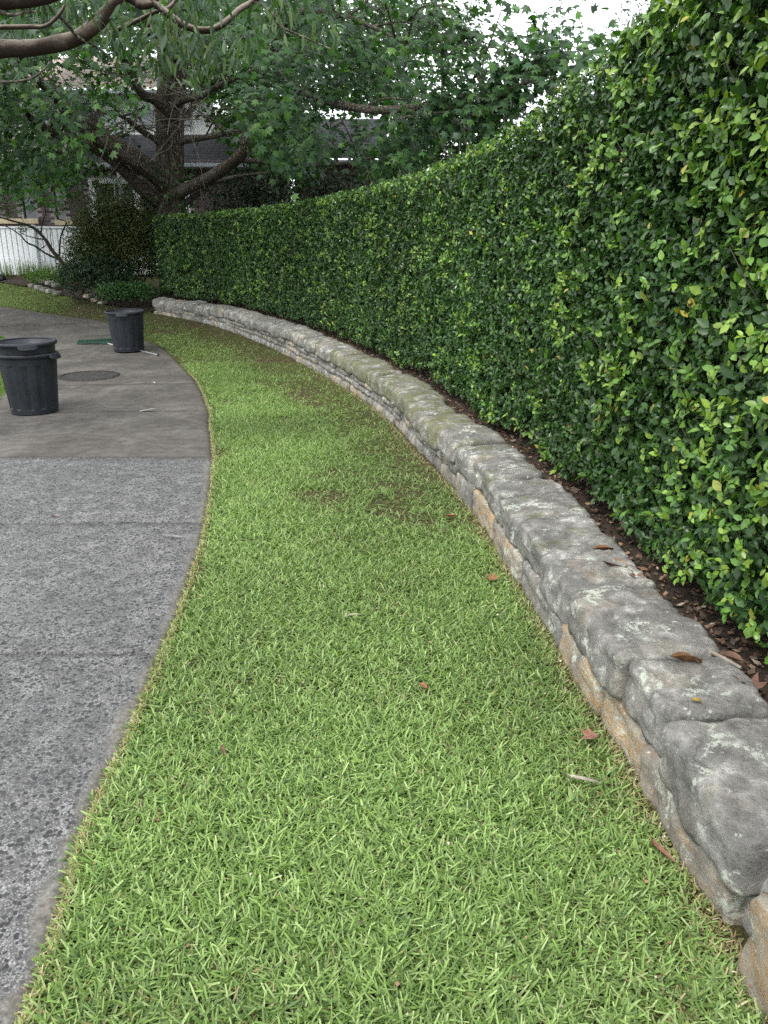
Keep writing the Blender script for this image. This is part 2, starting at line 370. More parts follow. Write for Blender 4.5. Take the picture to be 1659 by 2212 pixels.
t.set(t.mix(1.0, t.ramp(r_, [(0, (0.055, 0.042, 0.045)), (0.5, (0.095, 0.07, 0.068)), (1, (0.13, 0.098, 0.092))]), t.ramp(nz, [(0.3, (0.75,) * 3), (0.7, (1.25,) * 3)]), 'MULTIPLY'), 0.85, t.bump(nz, 0.4, 0.01), 0.2); M['brick'] = t.m
t = NT('dark_brick_far'); nz = t.noise(5, 5); t.set(t.ramp(nz, [(0.3, (0.06, 0.045, 0.047)), (0.7, (0.12, 0.09, 0.086))]), 0.85, None, 0.2); M['brick_far'] = t.m
t = NT('window_glass'); t.set((0.02, 0.022, 0.026), 0.06, None, 0.6); M['glass'] = t.m
M['curtain'] = plain('pale_curtain', (0.42, 0.44, 0.46), 0.9, 0.1, var=0.2, scale=9)
M['petal'] = leaf_mat('white_petal', 0.5, 0.3, 0.3, (1, 1, 1), False)

# ---------------------------------------------------------------- curves of the place (plan, metres)
PR = catmull([(-.74, -.6), (-.76, .2), (-.80, 1.25), (-.884, 1.84), (-.905, 2.29), (-.945, 2.88), (-1.008, 3.58), (-1.13, 4.55), (-1.427, 6.19), (-1.73, 7.46), (-1.90, 8.22), (-2.42, 9.95), (-2.82, 10.97), (-3.59, 12.77), (-4.39, 14.04), (-5.6, 15.83), (-6.6, 16.5), (-8.6, 17.8), (-11.5, 19.2), (-16, 20.5)], 6)
PL = catmull([(-3.0, -.6), (-3.0, .2), (-3.0, 1.25), (-3.05, 1.85), (-3.08, 2.3), (-3.1, 2.9), (-3.2, 3.58), (-3.35, 4.5), (-3.55, 6.19), (-3.95, 7.35), (-4.2, 8.05), (-4.78, 9.75), (-5.15, 10.8), (-5.95, 12.5), (-6.75, 13.9), (-7.6, 15.1), (-8.2, 15.5), (-9.6, 16.2), (-12, 17.0), (-16.2, 17.9)], 6)
# retaining wall: front line
WC = catmull([(.93, -.2), (.90, .6), (.875, 1.2), (.835, 1.7), (.79, 2.3), (.735, 3.0), (.67, 3.8), (.55, 5.0), (.28, 6.4), (-.1, 8.3), (-.85, 10.6), (-2.1, 13.4), (-3.35, 15.4), (-4.2, 16.3), (-4.98, 16.95)], 10)
WS = np.concatenate([[0], np.cumsum(np.linalg.norm(np.diff(WC, axis=0), axis=1))])
WLEN = WS[-1]
def wall_pt(s, v):
    """point at arc length s, v metres behind the wall's front"""
    s = np.asarray(s, float)
    x = np.interp(s, WS, WC[:, 0]); y = np.interp(s, WS, WC[:, 1]); e = 0.08
    tx = np.interp(s + e, WS, WC[:, 0]) - np.interp(s - e, WS, WC[:, 0]); ty = np.interp(s + e, WS, WC[:, 1]) - np.interp(s - e, WS, WC[:, 1])
    L = np.hypot(tx, ty) + 1e-9; tx, ty = tx / L, ty / L
    return x + ty * v, y - tx * v, tx, ty
def s_at_y(y): return float(np.interp(y, WC[:, 1], WS))
def wh(y): return np.interp(y, [0, 3.5, 5, 8, 10.6, 13, 15, 17], [.315, .315, .33, .375, .405, .42, .36, .29])
HOFF = 0.47                                   # hedge face stands this far behind the wall's front

# ---------------------------------------------------------------- ground
ys = np.concatenate([[-60, -20, -6], np.arange(-2, 26, 0.5), [28, 35, 50, 90, 200, 500]]); xs = np.concatenate([[-500, -200, -80, -40], np.arange(-24, 24.1, 2), [40, 80, 200, 500]])
GX, GY = np.meshgrid(xs, ys); Vg = np.stack([GX, GY, gz(GY) - 0.03], -1).reshape(-1, 3); nx = len(xs)
Fg = np.array([(j * nx + i, j * nx + i + 1, (j + 1) * nx + i + 1, (j + 1) * nx + i) for j in range(len(ys) - 1) for i in range(nx - 1)])
tag(link('ground', np_mesh('ground', Vg, Fg, None, True), M['soil']), kind='structure')

def strip(name, A, B, zA, zB, mat, n=6):
    """sheet between two plan polylines of equal length"""
    V = []; m = len(A)
    for a, b, za, zb in zip(A, B, zA, zB):
        for k in range(n + 1):
            f = k / n; V.append((a[0] + (b[0] - a[0]) * f, a[1] + (b[1] - a[1]) * f, za + (zb - za) * f))
    Fc = [(j * (n + 1) + k, j * (n + 1) + k + 1, (j + 1) * (n + 1) + k + 1, (j + 1) * (n + 1) + k) for j in range(m - 1) for k in range(n)]
    return link(name, np_mesh(name, np.array(V), np.array(Fc), None, True), mat)
def resample(C, n):
    s = np.concatenate([[0], np.cumsum(np.linalg.norm(np.diff(C, axis=0), axis=1))]); q = np.linspace(0, s[-1], n)
    return np.stack([np.interp(q, s, C[:, 0]), np.interp(q, s, C[:, 1])], -1)
# lawn soil: right of the path up to the wall, and round the far end
LA = np.array([[np.interp(y, PR[:, 1], PR[:, 0]), y] for y in np.linspace(-.5, 22, 90)])
LB = np.array([[np.interp(y, WC[:, 1], WC[:, 0]) + 0.06 if y < 16.9 else -4.9 + 0.2 * (y - 16.9), y] for y in np.linspace(-.5, 22, 90)])
tag(strip('lawn_soil', LA, LB, gz(LA[:, 1]) - 0.008, gz(LB[:, 1]) - 0.008, M['thatch']), kind='structure')
LL = PL.copy(); LL2 = LL.copy(); LL2[:, 0] -= 9
tag(strip('verge_soil', LL2, LL, gz(LL2[:, 1]) - 0.010, gz(LL[:, 1]) - 0.010, M['thatch']), kind='structure')

# ---------------------------------------------------------------- path of concrete slabs
path = bpy.data.objects.new('path', None); col.objects.link(path); tag(path, kind='structure')
nst = len(PR); k_of = lambda i: i * 6
joints = [0, k_of(5), k_of(7), k_of(8), k_of(10), k_of(11), k_of(15), k_of(17), nst - 1]
slab_label = ['exposed aggregate slab in the left foreground', 'exposed aggregate slab between the curved crack and thin joint', 'aggregate slab meeting the smooth concrete',
              'smooth brown-grey slab in front of the nested bins', 'smooth slab under the nested bins', 'smooth slab with round access cover and rake', 'far pale slab bending left', 'farthest slab at the bend']
for q in range(len(joints) - 1):
    i0, i1 = joints[q], joints[q + 1]; rows, ncol = [], 26
    gap = 0.008 if q in (1, 4) else 0.013
    st = np.linspace(i0, i1, max(8, (i1 - i0) * 2)); ar = np.arange(nst)
    V, E = [], []
    us = np.concatenate([np.linspace(0, 0.2, 14), np.linspace(0.2, 1, ncol - 13)[1:]])
    top = -0.004 + 0.004 * (q % 2) * 0
    def pt(f, u):
        r = np.array([np.interp(f, ar, PR[:, 0]), np.interp(f, ar, PR[:, 1])]); l = np.array([np.interp(f, ar, PL[:, 0]), np.interp(f, ar, PL[:, 1])])
        return r + (l - r) * u, np.linalg.norm(l - r)
    for j, f in enumerate(st):
        for u in us:
            p, wd = pt(f, u); d, _ = pt(min(f + 0.5, nst - 1), u); c0, _ = pt(max(f - 0.5, 0), u); tdir = unit(d - c0)
            if j == 0: p = p + tdir * gap
            if j == len(st) - 1: p = p - tdir * gap
            # small curve of the hand-broomed crack line and chipped right edge
            if q == 1 and j == 0 or q == 0 and j == len(st) - 1:
                p = p + np.array([0, 0.05 * math.sin(u * 9 + 1.0) * max(0, u - 0.25)])
            ew = 0.012 * (vnoise(p[1], 0.3, 5, 9) - 0.5) if u == 0 else 0
            side = min(u, 1 - u) * wd
            z = gzf(p[1]) + 0.010 - 0.012 * math.exp(-side / 0.02)
            V.append((p[0] + ew * 1.5, p[1], z)); E.append(side)
    nc = len(us); nr = len(st); n0 = len(V)
    Fc = [(j * nc + k, (j + 1) * nc + k, (j + 1) * nc + k + 1, j * nc + k + 1) for j in range(nr - 1) for k in range(nc - 1)]
    ring = [k for k in range(nc)] + [j * nc + nc - 1 for j in range(1, nr)] + [(nr - 1) * nc + k for k in range(nc - 2, -1, -1)] + [j * nc for j in range(nr - 2, 0, -1)]
    for a in ring: V.append((V[a][0], V[a][1], V[a][2] - 0.07)); E.append(E[a])
    m_ = len(ring); Fc += [(ring[a], ring[(a + 1) % m_], n0 + (a + 1) % m_, n0 + a) for a in range(m_)]
    me = np_mesh('slab', np.array(V), np.array(Fc), None, False)
    at_ = me.attributes.new('edge', 'FLOAT', 'POINT')
    edge = np.array(E) + (vnoise(np.array(V)[:, 0], np.array(V)[:, 1], 8, 14) - 0.5) * 0.06
    at_.data.foreach_set('value', np.clip(edge / 0.10, 0, 1).astype(np.float32))
    o = link('slab', me, M['aggregate'] if q < 3 else M['concrete'], path); o['label'] = slab_label[q]

# round access cover in the path
mc = Vector((-4.0, 10.46, 0)); mc.z = gzf(mc.y) + 0.012
cover = empty('access_cover', 'round dark iron access cover set flush in the smooth path', 'cover', mc)
bm = bmesh.new(); n = 56
c0 = bm.verts.new((0, 0, 0.004)); rings = []
for k, (r, z) in enumerate([(0.30, 0.004), (0.335, 0.004), (0.34, -0.01)]):
    rings.append([bm.verts.new((r * math.cos(2 * math.pi * i / n), r * math.sin(2 * math.pi * i / n), z)) for i in range(n)])
for i in range(n):
    bm.faces.new((c0, rings[0][i], rings[0][(i + 1) % n]))
    for a, b in zip(rings, rings[1:]): bm.faces.new((a[i], b[i], b[(i + 1) % n], a[(i + 1) % n]))
link('lid', bm_mesh('lid', bm), M['iron'], cover)
bm = bmesh.new(); rs = []
for r, z in [(0.345, -0.01), (0.348, 0.006), (0.40, 0.006), (0.41, -0.01)]:
    rs.append([bm.verts.new(((r + (0.008 if (i // 2) % 2 and r > 0.39 else 0)) * math.cos(2 * math.pi * i / 80), (r + (0.008 if (i // 2) % 2 and r > 0.39 else 0)) * math.sin(2 * math.pi * i / 80), z)) for i in range(80)])
for i in range(80):
    for a, b in zip(rs, rs[1:]): bm.faces.new((a[i], b[i], b[(i + 1) % 80], a[(i + 1) % 80]))
link('rim', bm_mesh('rim', bm), M['iron'], cover)
for i in range(40):
    a = 2 * math.pi * i / 40; me = bpy.data.meshes.get('stud') or box_mesh('stud', -0.012, 0.012, -0.016, 0.016, 0, 0.006, 0.002)
    o = link('stud', me, M['iron'], cover); o.location = (0.372 * math.cos(a), 0.372 * math.sin(a), 0.006); o.rotation_euler = (0, 0, a)
cover.rotation_euler = (math.atan(0.0104 * (mc.y - 8)), 0, 0)

# ---------------------------------------------------------------- retaining wall
def stone(name, s0, s1, v0, v1, z0, z1, mat, parent, seed, res=(10, 6, 5), k=7.0, amp=0.02, zrel=True, tilt=0.0, slump=0.0):
    nx_, ny_, nz_ = res; idx = {}; V = []; Fc = []
    def vid(p):
        key = tuple(round(c, 4) for c in p)
        if key not in idx: idx[key] = len(V); V.append(p)
        return idx[key]
    def grid(n1, n2, f):
        for i in range(n1):
            for j in range(n2):
                q = [f(-1 + 2 * a / n1, -1 + 2 * b / n2) for a, b in ((i, j), (i + 1, j), (i + 1, j + 1), (i, j + 1))]
                Fc.append(tuple(vid(p) for p in q))
    grid(nx_, ny_, lambda a, b: (a, b, 1)); grid(nx_, nz_, lambda a, b: (a, -1, b)); grid(nx_, nz_, lambda a, b: (-a, 1, b))
    grid(ny_, nz_, lambda a, b: (1, a, b)); grid(ny_, nz_, lambda a, b: (-1, -a, b)); grid(nx_, ny_, lambda a, b: (-a, b, -1))
    P = np.array(V, float); nrm = (np.abs(P[:, 1:]) ** k).sum(1) ** (1 / k); Q = P.copy()
    sc_ = np.maximum(np.abs(P[:, 1:]).max(1), 1e-6) / np.maximum(nrm, 1e-6); Q[:, 1:] *= sc_[:, None]
    endf = np.clip((np.abs(P[:, 0]) - 0.80) / 0.20, 0, 1) ** 3; Q[:, 1:] *= (1 - 0.12 * endf)[:, None]
    hx, hy, hz = (s1 - s0) / 2, (v1 - v0) / 2, (z1 - z0) / 2
    off = seed * 3.17
    out = []
    for q in Q:
        w = Vector((q[0] * hx + off, q[1] * hy + off * 0.7, q[2] * hz))
        n1 = mnoise.fractal(w * 5.0, 1.0, 2.1, 4); n2 = mnoise.fractal(w * 17.0 + Vector((3, 9, 1)), 0.9, 2.0, 3)
        vd = mnoise.voronoi(w * 5.5 + Vector((n2 * .3, 0, 0)))[0]
        d = amp * (n1 * 1.0 + 0.35 * n2 + 1.1 * (.45 - vd[0]) + .9 * min(0, (vd[1] - vd[0]) - .12) * 3)
        dirn = Vector(q); dirn.normalize()
        cut = 0.010 * (mnoise.noise(Vector((w.x * 2, w.y * 2, w.z * 30))))
        out.append((q[0] * hx + dirn.x * d * 0.5, q[1] * hy + dirn.y * (d + cut), q[2] * hz + dirn.z * d))
    O = np.array(out)
    s = (s0 + s1) / 2 + O[:, 0]; v = (v0 + v1) / 2 + O[:, 1] + 0.0
    z = (z0 + z1) / 2 + O[:, 2] + tilt * O[:, 0] - slump * np.clip(-O[:, 1], 0, 1)
    x, y, _, _ = wall_pt(s, v)
    if zrel: z = z + gz(y)
    me = np_mesh(name, np.stack([x, y, z], -1), np.array(Fc), None, True)
    return link(name, me, mat, parent)

wall = empty('retaining_wall', 'low curved sandstone retaining wall with rounded capstones below the hedge', 'wall', (0.8, 1.5, 0))
WINV = Matrix.Translation((-0.8, -1.5, 0))
def wst(*a, **k):
    o = stone(*a, **k); o.matrix_parent_inverse = WINV; return o
# mortar core and footing
ss = np.linspace(0, WLEN - 0.12, 150); V = []; Fc = []
for s in ss:
    for v, z in ((0.055, -0.05), (0.055, 0.15), (0.09, 0.235), (0.26, 0.25), (0.3, -0.05)):
        x, y, _, _ = wall_pt(s, v); V.append((x, y, gzf(y) + (z * float(wh(y)) / .315 if z > 0 else z)))
for j in range(len(ss) - 1):
    for k in range(4): Fc.append((j * 5 + k, j * 5 + k + 1, j * 5 + 5 + k + 1, j * 5 + 5 + k))
o = link('mortar_core', np_mesh('mortar_core', np.array(V), np.array(Fc), None, False), M['mortar'], wall); o.matrix_parent_inverse = WINV
# capstones
r1 = random.Random(3)
ycuts = [1.46, 1.95, 2.28, 2.86, 3.27, 3.72, 4.12, 4.42, 4.9, 5.35]
cuts = [s_at_y(y) for y in ycuts]
while cuts[-1] < WLEN - 0.3: cuts.append(cuts[-1] + r1.uniform(0.38, 0.72))
cuts[-1] = WLEN
for i in range(len(cuts) - 1):
    s0, s1 = cuts[i], cuts[i + 1]; ym = float(wall_pt((s0 + s1) / 2, 0)[1])
    near = ym < 5
    res = (22, 16, 9) if near else ((14, 9, 6) if ym < 9 else (9, 6, 4))
    mt = M['cap'] if ym < 3.3 else (M['cap_lichen'] if ym < 5.6 else (M['cap_moss'] if ym < 10.5 else M['cap_lichen']))
    zt = float(wh(ym)) + r1.uniform(-0.018, 0.022)
    o = wst('capstone', s0 + 0.006, s1 - 0.006, r1.uniform(-0.012, 0.02), 0.37 + r1.uniform(-0.02, 0.05), zt - 0.18 + r1.uniform(-0.01, 0.012), zt, mt, wall, 10 + i, res, r1.uniform(10, 16) if near else r1.uniform(6, 9), 0.019 if near else 0.017, tilt=r1.uniform(-0.05, 0.05), slump=0.06 if near else .1)
# face stones
fc = [s_at_y(y) for y in (1.50, 2.07, 2.44, 2.92, 3.62, 4.25, 4.85, 5.3)]
fm = ['face_pale', 'face_tan', 'face_tan', 'cap', 'face_pale', 'face_tan', 'face']
for i in range(len(fc) - 1):
    wst('face_stone', fc[i] + 0.006, fc[i + 1] - 0.006, -0.005 + 0.01 * (i % 2), 0.2, -0.06, 0.15, M[fm[i]], wall, 60 + i, (24, 6, 11), 9.0, 0.017)
wst('end_boulder', s_at_y(0.72), s_at_y(1.42), -0.03, 0.36, -0.06, 0.24, M['face_tan'], wall, 91, (24, 16, 12), 5.0, 0.03, tilt=-0.05)
wst('capstone', s_at_y(-0.1), s_at_y(0.70), -0.02, 0.36, -0.06, 0.27, M['face_tan'], wall, 95, (10, 8, 6), 5.0, 0.03)
s = fc[-1]; i = 0
for course in range(3):
    s = fc[-1] + r1.uniform(0, 0.1)
    while s < WLEN - 0.15:
        L = r1.uniform(0.2, 0.5); e = min(s + L, WLEN - 0.05); ym = float(wall_pt((s + e) / 2, 0)[1])
        zc = float(wh(ym)) - .175; nc_ = 2 if zc < .19 else 3
        if course < nc_:
            ch = zc / nc_; lo, hi = course * ch + (.006 if course else -.05), (course + 1) * ch - .004
            wst('face_stone', s + 0.007, e - 0.007, r1.uniform(0.012, 0.04), 0.16, lo + r1.uniform(-0.005, 0.005), hi + r1.uniform(-0.007, 0.005), M[r1.choice(['face', 'face', 'face_pale', 'cap'])], wall, 120 + i, (8, 3, 4) if ym < 10 else (6, 2, 3), 6.0, 0.012)
        s = e; i += 1

# ---------------------------------------------------------------- garden bed behind the wall
ss = np.linspace(0, WLEN + 0.0, 120); A = []; B = []
for s in ss:
    x, y, _, _ = wall_pt(s, 0.26); A.append((x, y)); x, y, _, _ = wall_pt(s, 2.2); B.append((x, y))
A, B = np.array(A), np.array(B)
bed_z = lambda y: gz(y) + wh(y) - 0.053
tag(strip('garden_bed', A, B, bed_z(A[:, 1]), bed_z(A[:, 1]) + 0.03, M['soil'], 8), kind='structure')
# chips, bark and old leaves on the bed: nobody could count them
N = 9000
s = rng.random(N) ** 1.5 * (WLEN); v = 0.30 + rng.random(N) * 0.45
x, y, _, _ = wall_pt(s, v); z = bed_z(y) + 0.008 + rng.random(N) * 0.018
flat = [(-.5, 0, 0), (0, -.35, .05), (.5, 0, 0), (0, .35, .08)]
a = rng.random(N) * 6.28; dd = np.stack([np.cos(a), np.sin(a), rng.normal(0, .3, N)], -1); nn = np.stack([rng.normal(0, .45, N), rng.normal(0, .45, N), np.ones(N)], -1)
pal = np.array([(.08, .052, .036), (.15, .095, .062), (.045, .032, .026), (.24, .14, .085), (.2, .15, .11), (.42, .34, .26)])
cc = pal[rng.choice(6, N, p=[.3, .23, .25, .1, .09, .03])] * rng.uniform(.7, 1.3, (N, 1))
V, Fc, C = scatter('litter', flat, [(0, 1, 2), (0, 2, 3)], np.stack([x, y, z], -1), dd, nn, np.stack([rng.uniform(.008, .03, N), rng.uniform(.012, .055, N) * (1 + 1.0 * (rng.random(N) < .06)), np.full(N, .02)], -1), cc)
tag(link('leaf_litter', np_mesh('leaf_litter', V, Fc, C), M['dry_leaf']), 'brown bark chips and old leaves littering the bed under the hedge', 'leaf litter', kind='stuff')

# ---------------------------------------------------------------- hedge
ss = np.linspace(0, WLEN, 260); hx_, hy_, tx_, ty_ = wall_pt(ss, HOFF)
HC = np.stack([hx_, hy_], -1)
HC = np.concatenate([HC, HC[-1:] + np.array([[tx_[-1], ty_[-1]]]) * 0.28])
HS = np.concatenate([[0], np.cumsum(np.linalg.norm(np.diff(HC, axis=0), axis=1))]); HLEN = HS[-1]
def hedge_pt(s, v):
    s = np.asarray(s, float); x = np.interp(s, HS, HC[:, 0]); y = np.interp(s, HS, HC[:, 1]); e = 0.12
    tx = np.interp(s + e, HS, HC[:, 0]) - np.interp(s - e, HS, HC[:, 0]); ty = np.interp(s + e, HS, HC[:, 1]) - np.interp(s - e, HS, HC[:, 1])
    L = np.hypot(tx, ty) + 1e-9; return x + ty / L * v, y - tx / L * v, tx / L, ty / L
def hedge_top(y): return np.interp(y, [0, 3.7, 4.4, 5.0, 5.8, 7.2, 30], [2.63, 2.61, 2.57, 2.52, 2.44, 2.39, 2.39])
def hedge_bulge(s, z): return 0.04 * (vnoise(s, z, 21, 1.6) - 0.5) + 0.03 * (vnoise(s, z, 22, 4.5) - 0.5)
HW = 0.95
hedge = empty('hedge', 'tall clipped dark green hedge curving along behind the sandstone wall', 'hedge', (1.2, 2.0, 0.28))
HINV = Matrix.Translation((-1.2, -2.0, -0.28))
def hpart(name, me, mat, kind=None):
    o = link(name, me, mat, hedge); o.matrix_parent_inverse = HINV
    if kind: o['kind'] = kind
    return o
# solid core in place of inner twigs: blocks light, dark colour holds the shade
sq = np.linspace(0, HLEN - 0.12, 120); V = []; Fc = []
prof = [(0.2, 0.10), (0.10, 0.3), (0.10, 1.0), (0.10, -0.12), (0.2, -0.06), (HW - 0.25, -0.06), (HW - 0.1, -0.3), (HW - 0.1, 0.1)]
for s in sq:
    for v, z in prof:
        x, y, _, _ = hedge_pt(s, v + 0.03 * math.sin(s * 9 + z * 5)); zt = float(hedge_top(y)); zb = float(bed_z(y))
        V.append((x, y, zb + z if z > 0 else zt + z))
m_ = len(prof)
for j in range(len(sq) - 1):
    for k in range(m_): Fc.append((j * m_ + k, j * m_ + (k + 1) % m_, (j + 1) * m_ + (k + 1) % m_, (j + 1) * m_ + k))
hpart('shaded_core', np_mesh('shaded_core', np.array(V), np.array(Fc), None, False), M['hedge_inside'])

OV8 = [(0, 0, 0), (-.27, .3, .05), (0, .33, -.02), (.27, .3, .05), (-.23, .65, .03), (0, .66, -.05), (.23, .65, .03), (0, 1, -.10)]
OV8F = [(0, 2, 1), (0, 3, 2), (1, 2, 5), (1, 5, 4), (2, 3, 6), (2, 6, 5), (4, 5, 7), (5, 6, 7)]
OV4 = [(0, 0, 0), (-.27, .45, .06), (0, .48, -.02), (.27, .45, .06), (0, 1, -.08)]
OV4F = [(0, 2, 1), (0, 3, 2), (1, 2, 4), (2, 3, 4)]
def hedge_leaves(y0, y1, dens, size, tv, tf, per=6):
    sA, sB = float(np.interp(y0, HC[:, 1], HS)), float(np.interp(y1, HC[:, 1], HS)) if y1 < HC[-1, 1] else HLEN
    ns = int((sB - sA) * 2.1 * dens / per); s = sA + rng.random(ns) * (sB - sA)
    x, y, tx, ty = hedge_pt(s, 0.0); zt = hedge_top(y); zb = bed_z(y) + 0.06 + 0.16 * vnoise(s, 0 * s, 33, 2.3) * vnoise(s, 0 * s + 3, 34, 7)
    top = rng.random(ns) < 0.16
    z = zb + rng.random(ns) * (zt - zb)
    depth = np.abs(rng.normal(0, 0.038, ns)) - 0.008
    young = (vnoise(s, z, 41, 3.1) * 0.6 + vnoise(s, z, 42, 9) * 0.4 > 0.62) & (rng.random(ns) < np.where(y < 5, .18, .10))
    young |= (rng.random(ns) < 0.20) & (z > zt - 0.10)
    young |= rng.random(ns) < 0.018
    near_young = (y < 3.1) & (rng.random(ns) < 0.08); young |= near_young
    depth = np.where(young, -0.02 - 0.035 * rng.random(ns), depth)
    nrm = np.stack([-ty, tx, 0 * tx], -1); tan = np.stack([tx, ty, 0 * tx], -1); up = np.array([0, 0, 1.0])
    vv = depth - hedge_bulge(s, z)
    topv = rng.random(ns) * HW
    edge = np.clip((z - (zt - 0.12)) / 0.12, 0, 1) * 0.05
    vv = np.where(top, topv, vv + edge)
    z = np.where(top, zt - np.abs(rng.normal(0, 0.022, ns)), z)
    z = z + 0.03 * (vnoise(s, vv, 51, 5) - 0.5) * top
    px, py, _, _ = hedge_pt(s, vv)
    base = np.stack([px, py, z], -1)
    outw = np.where(top[:, None], up[None] + 0.3 * nrm, nrm + 0.25 * up)
    g = rng.normal(0, 1, (ns, 3))
    stem = unit(outw * 0.4 + up * np.where(z > zt - .1, rng.uniform(-.6, .35, ns), rng.uniform(-.35, 1.0, ns))[:, None] + g * 0.5)
    side = unit(np.cross(stem, outw + g * 0.3))
    rep = lambda a: np.repeat(a, per, 0)
    k = np.tile(np.arange(per), ns); sgn = np.where(k % 2, 1.0, -1.0)[:, None]
    sl = np.repeat(rng.uniform(0.05, 0.10, ns) * (size / 0.042), per)
    pos = rep(base) + rep(stem) * ((k / per) * sl - sl * 0.5)[:, None]
    n_ = ns * per
    d = unit(rep(stem) * rng.uniform(.3, 1.0, (n_, 1)) + rep(side) * sgn * rng.uniform(.5, 1.2, (n_, 1)) + rng.normal(0, .35, (n_, 3)))
    nn = rep(outw) + np.array([0, 0, 0.55]) + rng.normal(0, .5, (n_, 3))
    scl = size * rng.uniform(.68, 1.28, n_) * np.where(k == per - 1, 1.1, 1.0)
    yg = rep(young)
    dk = np.array([(.022, .056, .014), (.030, .072, .018), (.040, .092, .022), (.060, .125, .029)])
    lt = np.array([(.085, .18, .028), (.13, .24, .036), (.07, .15, .026), (.19, .29, .045)])
    big = np.repeat(rng.integers(0, 4, ns), per); mixi = np.where(rng.random(n_) < .55, big, rng.integers(0, 4, n_))
    C = np.where(yg[:, None], lt[mixi], dk[mixi]) * rng.uniform(.75, 1.25, (n_, 1))
    yel = rng.random(n_) < 0.006; C[yel] = (.34, .30, .05)
    tone = 0.8 + 0.45 * vnoise(rep(s), rep(z), 61, 1.3); C *= tone[:, None]
    sc3 = np.stack([scl * rng.uniform(.85, 1.2, n_), scl, scl], -1)
    return scatter('h', tv, tf, pos, d, nn, sc3, C), base[young], outw[young], stem[young], (s, z)
parts = []
for a in ((0.2, 1.6, 1600, .045, OV4, OV4F), (1.6, 4.2, 8200, .038, OV8, OV8F), (4.2, 7.2, 7000, .037, OV4, OV4F), (7.2, 12, 5600, .038, OV4, OV4F), (12, 99, 4200, .042, OV4, OV4F)):
    P_, *_r = hedge_leaves(*a); parts.append(P_)
# end face of the hedge, looking left
NE = 7000; vE = rng.random(NE) * HW; xE, yE, txE, tyE = hedge_pt(np.full(NE, HLEN - 0.03) - np.abs(rng.normal(0, .05, NE)), vE)
zE = bed_z(yE) + .05 + rng.random(NE) * (hedge_top(yE) - bed_z(yE) - .06)
nE = np.stack([txE, tyE, 0 * txE + .3], -1) + rng.normal(0, .5, (NE, 3)); dE = rng.normal(0, 1, (NE, 3)) + np.array([-.3, 0, .3])
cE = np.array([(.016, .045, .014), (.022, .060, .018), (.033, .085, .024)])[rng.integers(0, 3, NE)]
parts.append(scatter('e', OV4, OV4F, np.stack([xE, yE, zE], -1), dE, nE, .045 * rng.uniform(.7, 1.2, NE), cE))
V, Fc, C = join(parts); hpart('foliage', np_mesh('foliage', V, Fc, C), M['hedge_leaf'], 'stuff')

# the largest leaves in view, one by one, on the nearest stretch
lcols = [(.024, .06, .016), (.034, .082, .02), (.05, .11, .026), (.11, .22, .034), (.17, .28, .042), (.24, .27, .05)]
lmesh = [np_mesh('leaf', np.array(OV8, float), np.array(OV8F), np.tile(np.array(c), (8, 1)), True) for c in lcols]
for m_ in lmesh: m_.materials.append(M['hedge_leaf'])
r2 = random.Random(17); made = 0
while made < 296:
    sS = s_at_y(1.95) + r2.random() ** 1.4 * 2.2; lx, ly, ltx, lty = [float(q) for q in hedge_pt(sS, 0)]
    lz = float(bed_z(ly)) + 0.12 + r2.random() * 2.1
    young = r2.random() < 0.42; per = r2.choice([3, 4, 5])
    nrm = Vector((-lty, ltx, 0)); up = Vector((0, 0, 1)); rv = lambda q: Vector((r2.gauss(0, q), r2.gauss(0, q), r2.gauss(0, q)))
    b0 = Vector((lx, ly, lz)) + nrm * (0.022 + float(hedge_bulge(sS, lz)))
    stem = (nrm * 0.35 + up * r2.uniform(0.2, 1) + rv(.3)).normalized(); side = stem.cross(nrm + rv(.2)).normalized()
    for k in range(per):
        if made >= 296: break
        sg = 1 if k % 2 else -1
        d = (stem * r2.uniform(.4, .9) + side * sg * r2.uniform(.4, 1) + rv(.2)).normalized() if k < per - 1 else (stem + rv(.15)).normalized()
        nn = nrm * 1.0 + up * 0.7 + rv(.35); z_ = (nn - d * nn.dot(d)).normalized(); x_ = d.cross(z_)
        sz = r2.uniform(.042, .062) * (1 if young else .95)
        mi = r2.choice([3, 3, 4, 2, 3, 5] if young and r2.random() < .9 else [0, 0, 1, 1, 2])
        o = link('leaf', lmesh[mi], None, hedge)
        o.matrix_parent_inverse = HINV
        mat_ = Matrix((x_, d, z_)).transposed().to_4x4(); mat_.translation = b0 + stem * (k / per * 0.085)
        o.matrix_basis = mat_ @ Matrix.Diagonal((sz * r2.uniform(.9, 1.15), sz, sz, 1)); made += 1
# bare stems showing between the leaves
L = []
for i in range(420):
    sS = float(np.interp(1.7, HC[:, 1], HS)) + r2.random() ** 1.8 * 9; lx, ly, ltx, lty = [float(q) for q in hedge_pt(sS, 0)]
    lz = float(bed_z(ly)) + 0.05 + r2.random() * 2.1; nrm = np.array([-lty, ltx, 0])
    p0 = np.array([lx, ly, lz]) - nrm * r2.uniform(.03, .10); dr = np.array([r2.gauss(0, .3), r2.gauss(0, .3), 1.0]) + nrm * r2.uniform(.0, .5); Ls = r2.uniform(.08, .24)
    L.append(tube([p0, p0 + dr * Ls * .5 + nrm * .01, p0 + dr * Ls], [.0028, .0022, .0013], 4))
for i in range(70):       # trunks standing in the bed
    sS = float(np.interp(1.6, HC[:, 1], HS)) + i * 0.24 + r2.uniform(-.06, .06)
    if sS > HLEN: break
    lx, ly, ltx, lty = [float(q) for q in hedge_pt(sS, r2.uniform(.1, .3))]; zb = float(bed_z(ly))
    L.append(tube([(lx, ly, zb - .05), (lx + r2.gauss(0, .03), ly, zb + .25), (lx + r2.gauss(0, .06), ly + r2.gauss(0, .05), zb + .6)], [.016, .013, .01], 5))
